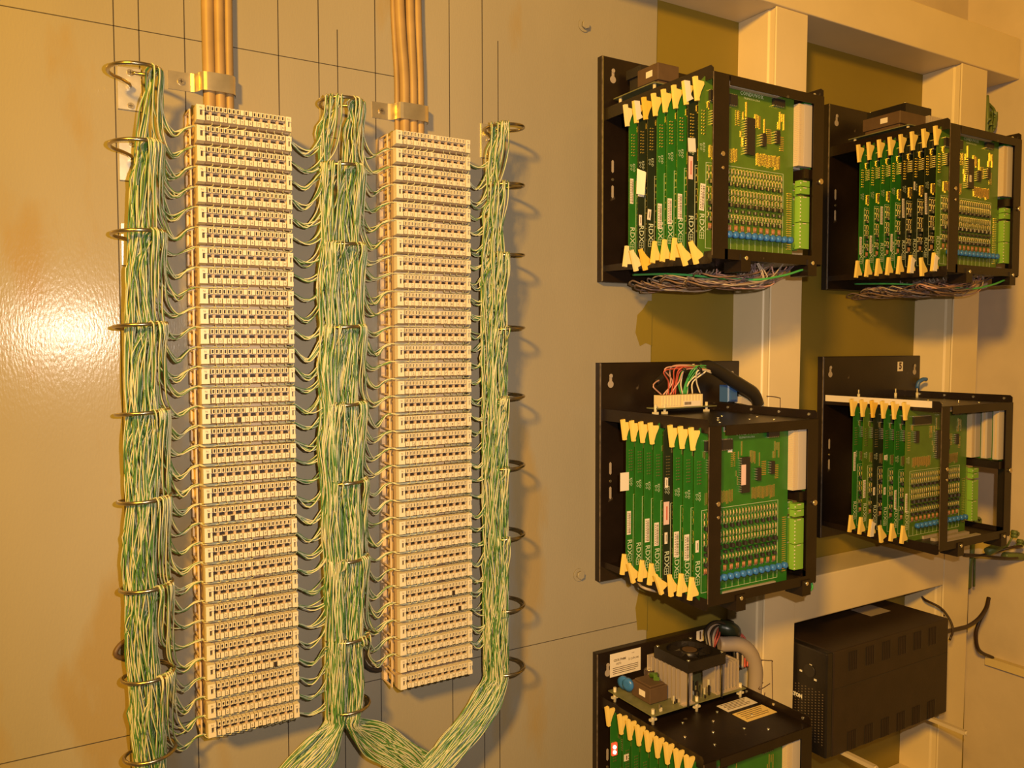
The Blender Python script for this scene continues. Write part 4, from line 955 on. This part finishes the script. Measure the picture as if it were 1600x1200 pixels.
wall_cable([at(1541,952,-0.012), at(1530,972,-0.008), at(1525,992,-0.004), at(1530,1016,-0.002), (1.620,-0.001,at(1543,1030,0.0)[2])], 0.0036, 'black cable dropping into the wall trunking at right')
wall_cable([at(1440,932,0.03), at(1447,938,0.0), at(1470,950,-0.03), at(1484,968,-0.05), at(1489,985,-0.06), at(1484,1000,-0.062)], 0.0022, 'thin black lead arching over the top corner of the power unit')
wall_cable([at(1459,922,0.03), at(1466,942,0.02), at(1475,962,-0.02)], 0.0018, 'short thin black lead behind the power unit')
a0 = atX(1545,1030,1.6275); m = MB(); m.box(1.612, 1.6275, -0.75, a0[1], a0[2]-0.0085, a0[2]+0.0085)
one(m, 'cable_trunking', 'trunking', 'cream cable trunking running along the right plaster wall', 'trunking')

# ================================================================== SPLICES AND LOOSE CABLE AT THE RIGHT POST
wall_cable([at(1502,862,-0.03), at(1506,868,-0.035), at(1530,868,-0.04), at(1556,862,-0.06), at(1578,856,-0.08), at(1596,853,-0.09)], 0.0026, 'dark wire carrying green splice capsules beside the right post')
wall_cable([at(1504,866,-0.035), at(1535,868,-0.04), at(1570,872,-0.055), at(1590,872,-0.06)], 0.0026, 'lower dark wire with a green splice capsule beside the right post')
def capsule(p, q, r, label):
    p, q = np.array(p), np.array(q); d = (q-p); s = MB()
    s.tube([p, p+d*0.04, p+d*0.5, p+d*0.96, q], [r*0.6, r, r, r, r*0.6], 8); one(s, 'splice_capsule', 'splice_green', label, 'splice', 'green splice capsules')
capsule(at(1541,863,-0.055), at(1568,850,-0.07), 0.0085, 'green splice capsule on the upper dark wire, nearest the post')
capsule(at(1569,868,-0.05), at(1600,870,-0.055), 0.0080, 'green splice capsule on the lower dark wire at the frame edge')
for (u, v), wh in (((1585,834),'upper'), ((1594,848),'lower')):
    p = at(u, v, -0.085); s = MB()
    for k in range(3):
        a = k*2.1; s.tube([p+np.array([0.004*math.cos(a),-0.002,0.004*math.sin(a)])-np.array([0,0.004,0]), p+np.array([0.004*math.cos(a),0.004,0.004*math.sin(a)])], 0.0045, 8)
    s.tube([p, at(u-14, v+24 if wh == 'upper' else v+8, -0.07)], 0.0018, 6)
    one(s, 'lobed_splice', 'splice_green', 'lobed green splice cap, the %s one at the right edge' % wh, 'splice', 'green splice caps')
p = at(1527,818,0.0); s = MB(); s.tube([p+np.array([0,0,-0.016]), p+np.array([0.001,0,0.004])], 0.008, 8)
for k in range(3):
    a = 0.4+k*1.1; s.tube([p+np.array([0.006*math.cos(a),-0.004,0.004+0.006*math.sin(a)]), p+np.array([0.006*math.cos(a),0.004,0.004+0.006*math.sin(a)])], 0.0052, 8)
one(s, 'lobed_splice', 'splice_green', 'lobed green splice cap behind the middle right rack corner', 'splice', 'green splice caps')
m = MB(); p = at(1517,862,0.02)
m.tube([at(1519,845,0.02), at(1518,868,0.02), at(1514,880,0.02), at(1513,918,0.02)], [0.006,0.0055,0.007,0.006], 8); m.tube([at(1523,872,0.025), at(1522,916,0.025)], 0.0022, 6)
one(m, 'cable_stub', 'splice_green', 'dark green cable bundle hanging along the right post', 'cable')
wall_cable([at(1512,918,0.02), at(1511,945,0.02), at(1510,988,0.025)], 0.0020, 'thin dark cable hanging down the right edge of the post')
m = MB(); rr = np.random.RandomState(9)
for k in range(16):
    a = at(1543+rr.uniform(-2,3), 160+rr.uniform(0,62), 0.03); b = at(1548+rr.uniform(-4,9), 165+rr.uniform(0,62), 0.0)
    m.tube(catmull([a, (a+b)/2+np.array([0,-0.006,rr.uniform(-0.01,0.01)]), b], 0.004), rr.uniform(0.0012, 0.0032), 5)
m.tube(catmull([at(1541,150,0.02), at(1543,185,0.015), at(1541,222,0.02)], 0.006), 0.005, 7)
one(m, 'cable_tangle', 'splice_green', 'dark tangle of cut cables above the upper right rack by the wall', 'cables', None, 'stuff')

wall_cable([at(568,1006,0.045), at(566,1025,0.05), at(573,1042,0.05), at(588,1048,0.053), at(604,1043,0.055)], 0.0030, 'short dark grey cable loop at the lower left of the right terminal column', m_='chip_black')
p = at(186,1019,W-0.006); s = MB(); s.tube(catmull([p+np.array([0.010,0.004,0.012]), p+np.array([0.001,0,0.008]), p+np.array([-0.004,-0.003,0]), p+np.array([0.002,0,-0.007]), p+np.array([0.010,0.003,-0.008])], 0.003), 0.0028, 8)
one(s, 'wall_hook', 'transformer_brown', 'small brown hook on the wall behind the lower left wire bundle', 'hook')

# ================================================================== PEN MARKS ON THE POST
yq = -0.0191
def pen(pts, r=0.0008):
    P = [at(u, v, yq) for u, v in pts]; m = MB(); m.tube(catmull(P, 0.003), r, 5); return m
m = pen([(1188,1031),(1200,1032),(1206,1032),(1207,1034)]); m.tube(catmull([at(u,v,yq) for u,v in ((1206,1033),(1206.5,1060),(1207,1090),(1207.5,1115))],0.004),0.0008,5)
m.tube(catmull([at(u,v,yq) for u,v in ((1192,1066),(1186,1074),(1186,1077),(1192,1075),(1203,1068))],0.003),0.0009,5); m.tube(catmull([at(u,v,yq) for u,v in ((1195,1082),(1194,1088),(1192,1094))],0.003),0.0009,5)
for L in (((1198,619),(1210,620),(1219,622)),((1219,622),(1219,630),(1219,637))): m.tube(catmull([at(u,v,yq) for u,v in L],0.003),0.0008,5)
one(m, 'pen_marks', 'ink', 'handwritten dark pen brackets and arrow on the cream post', 'pen marks')
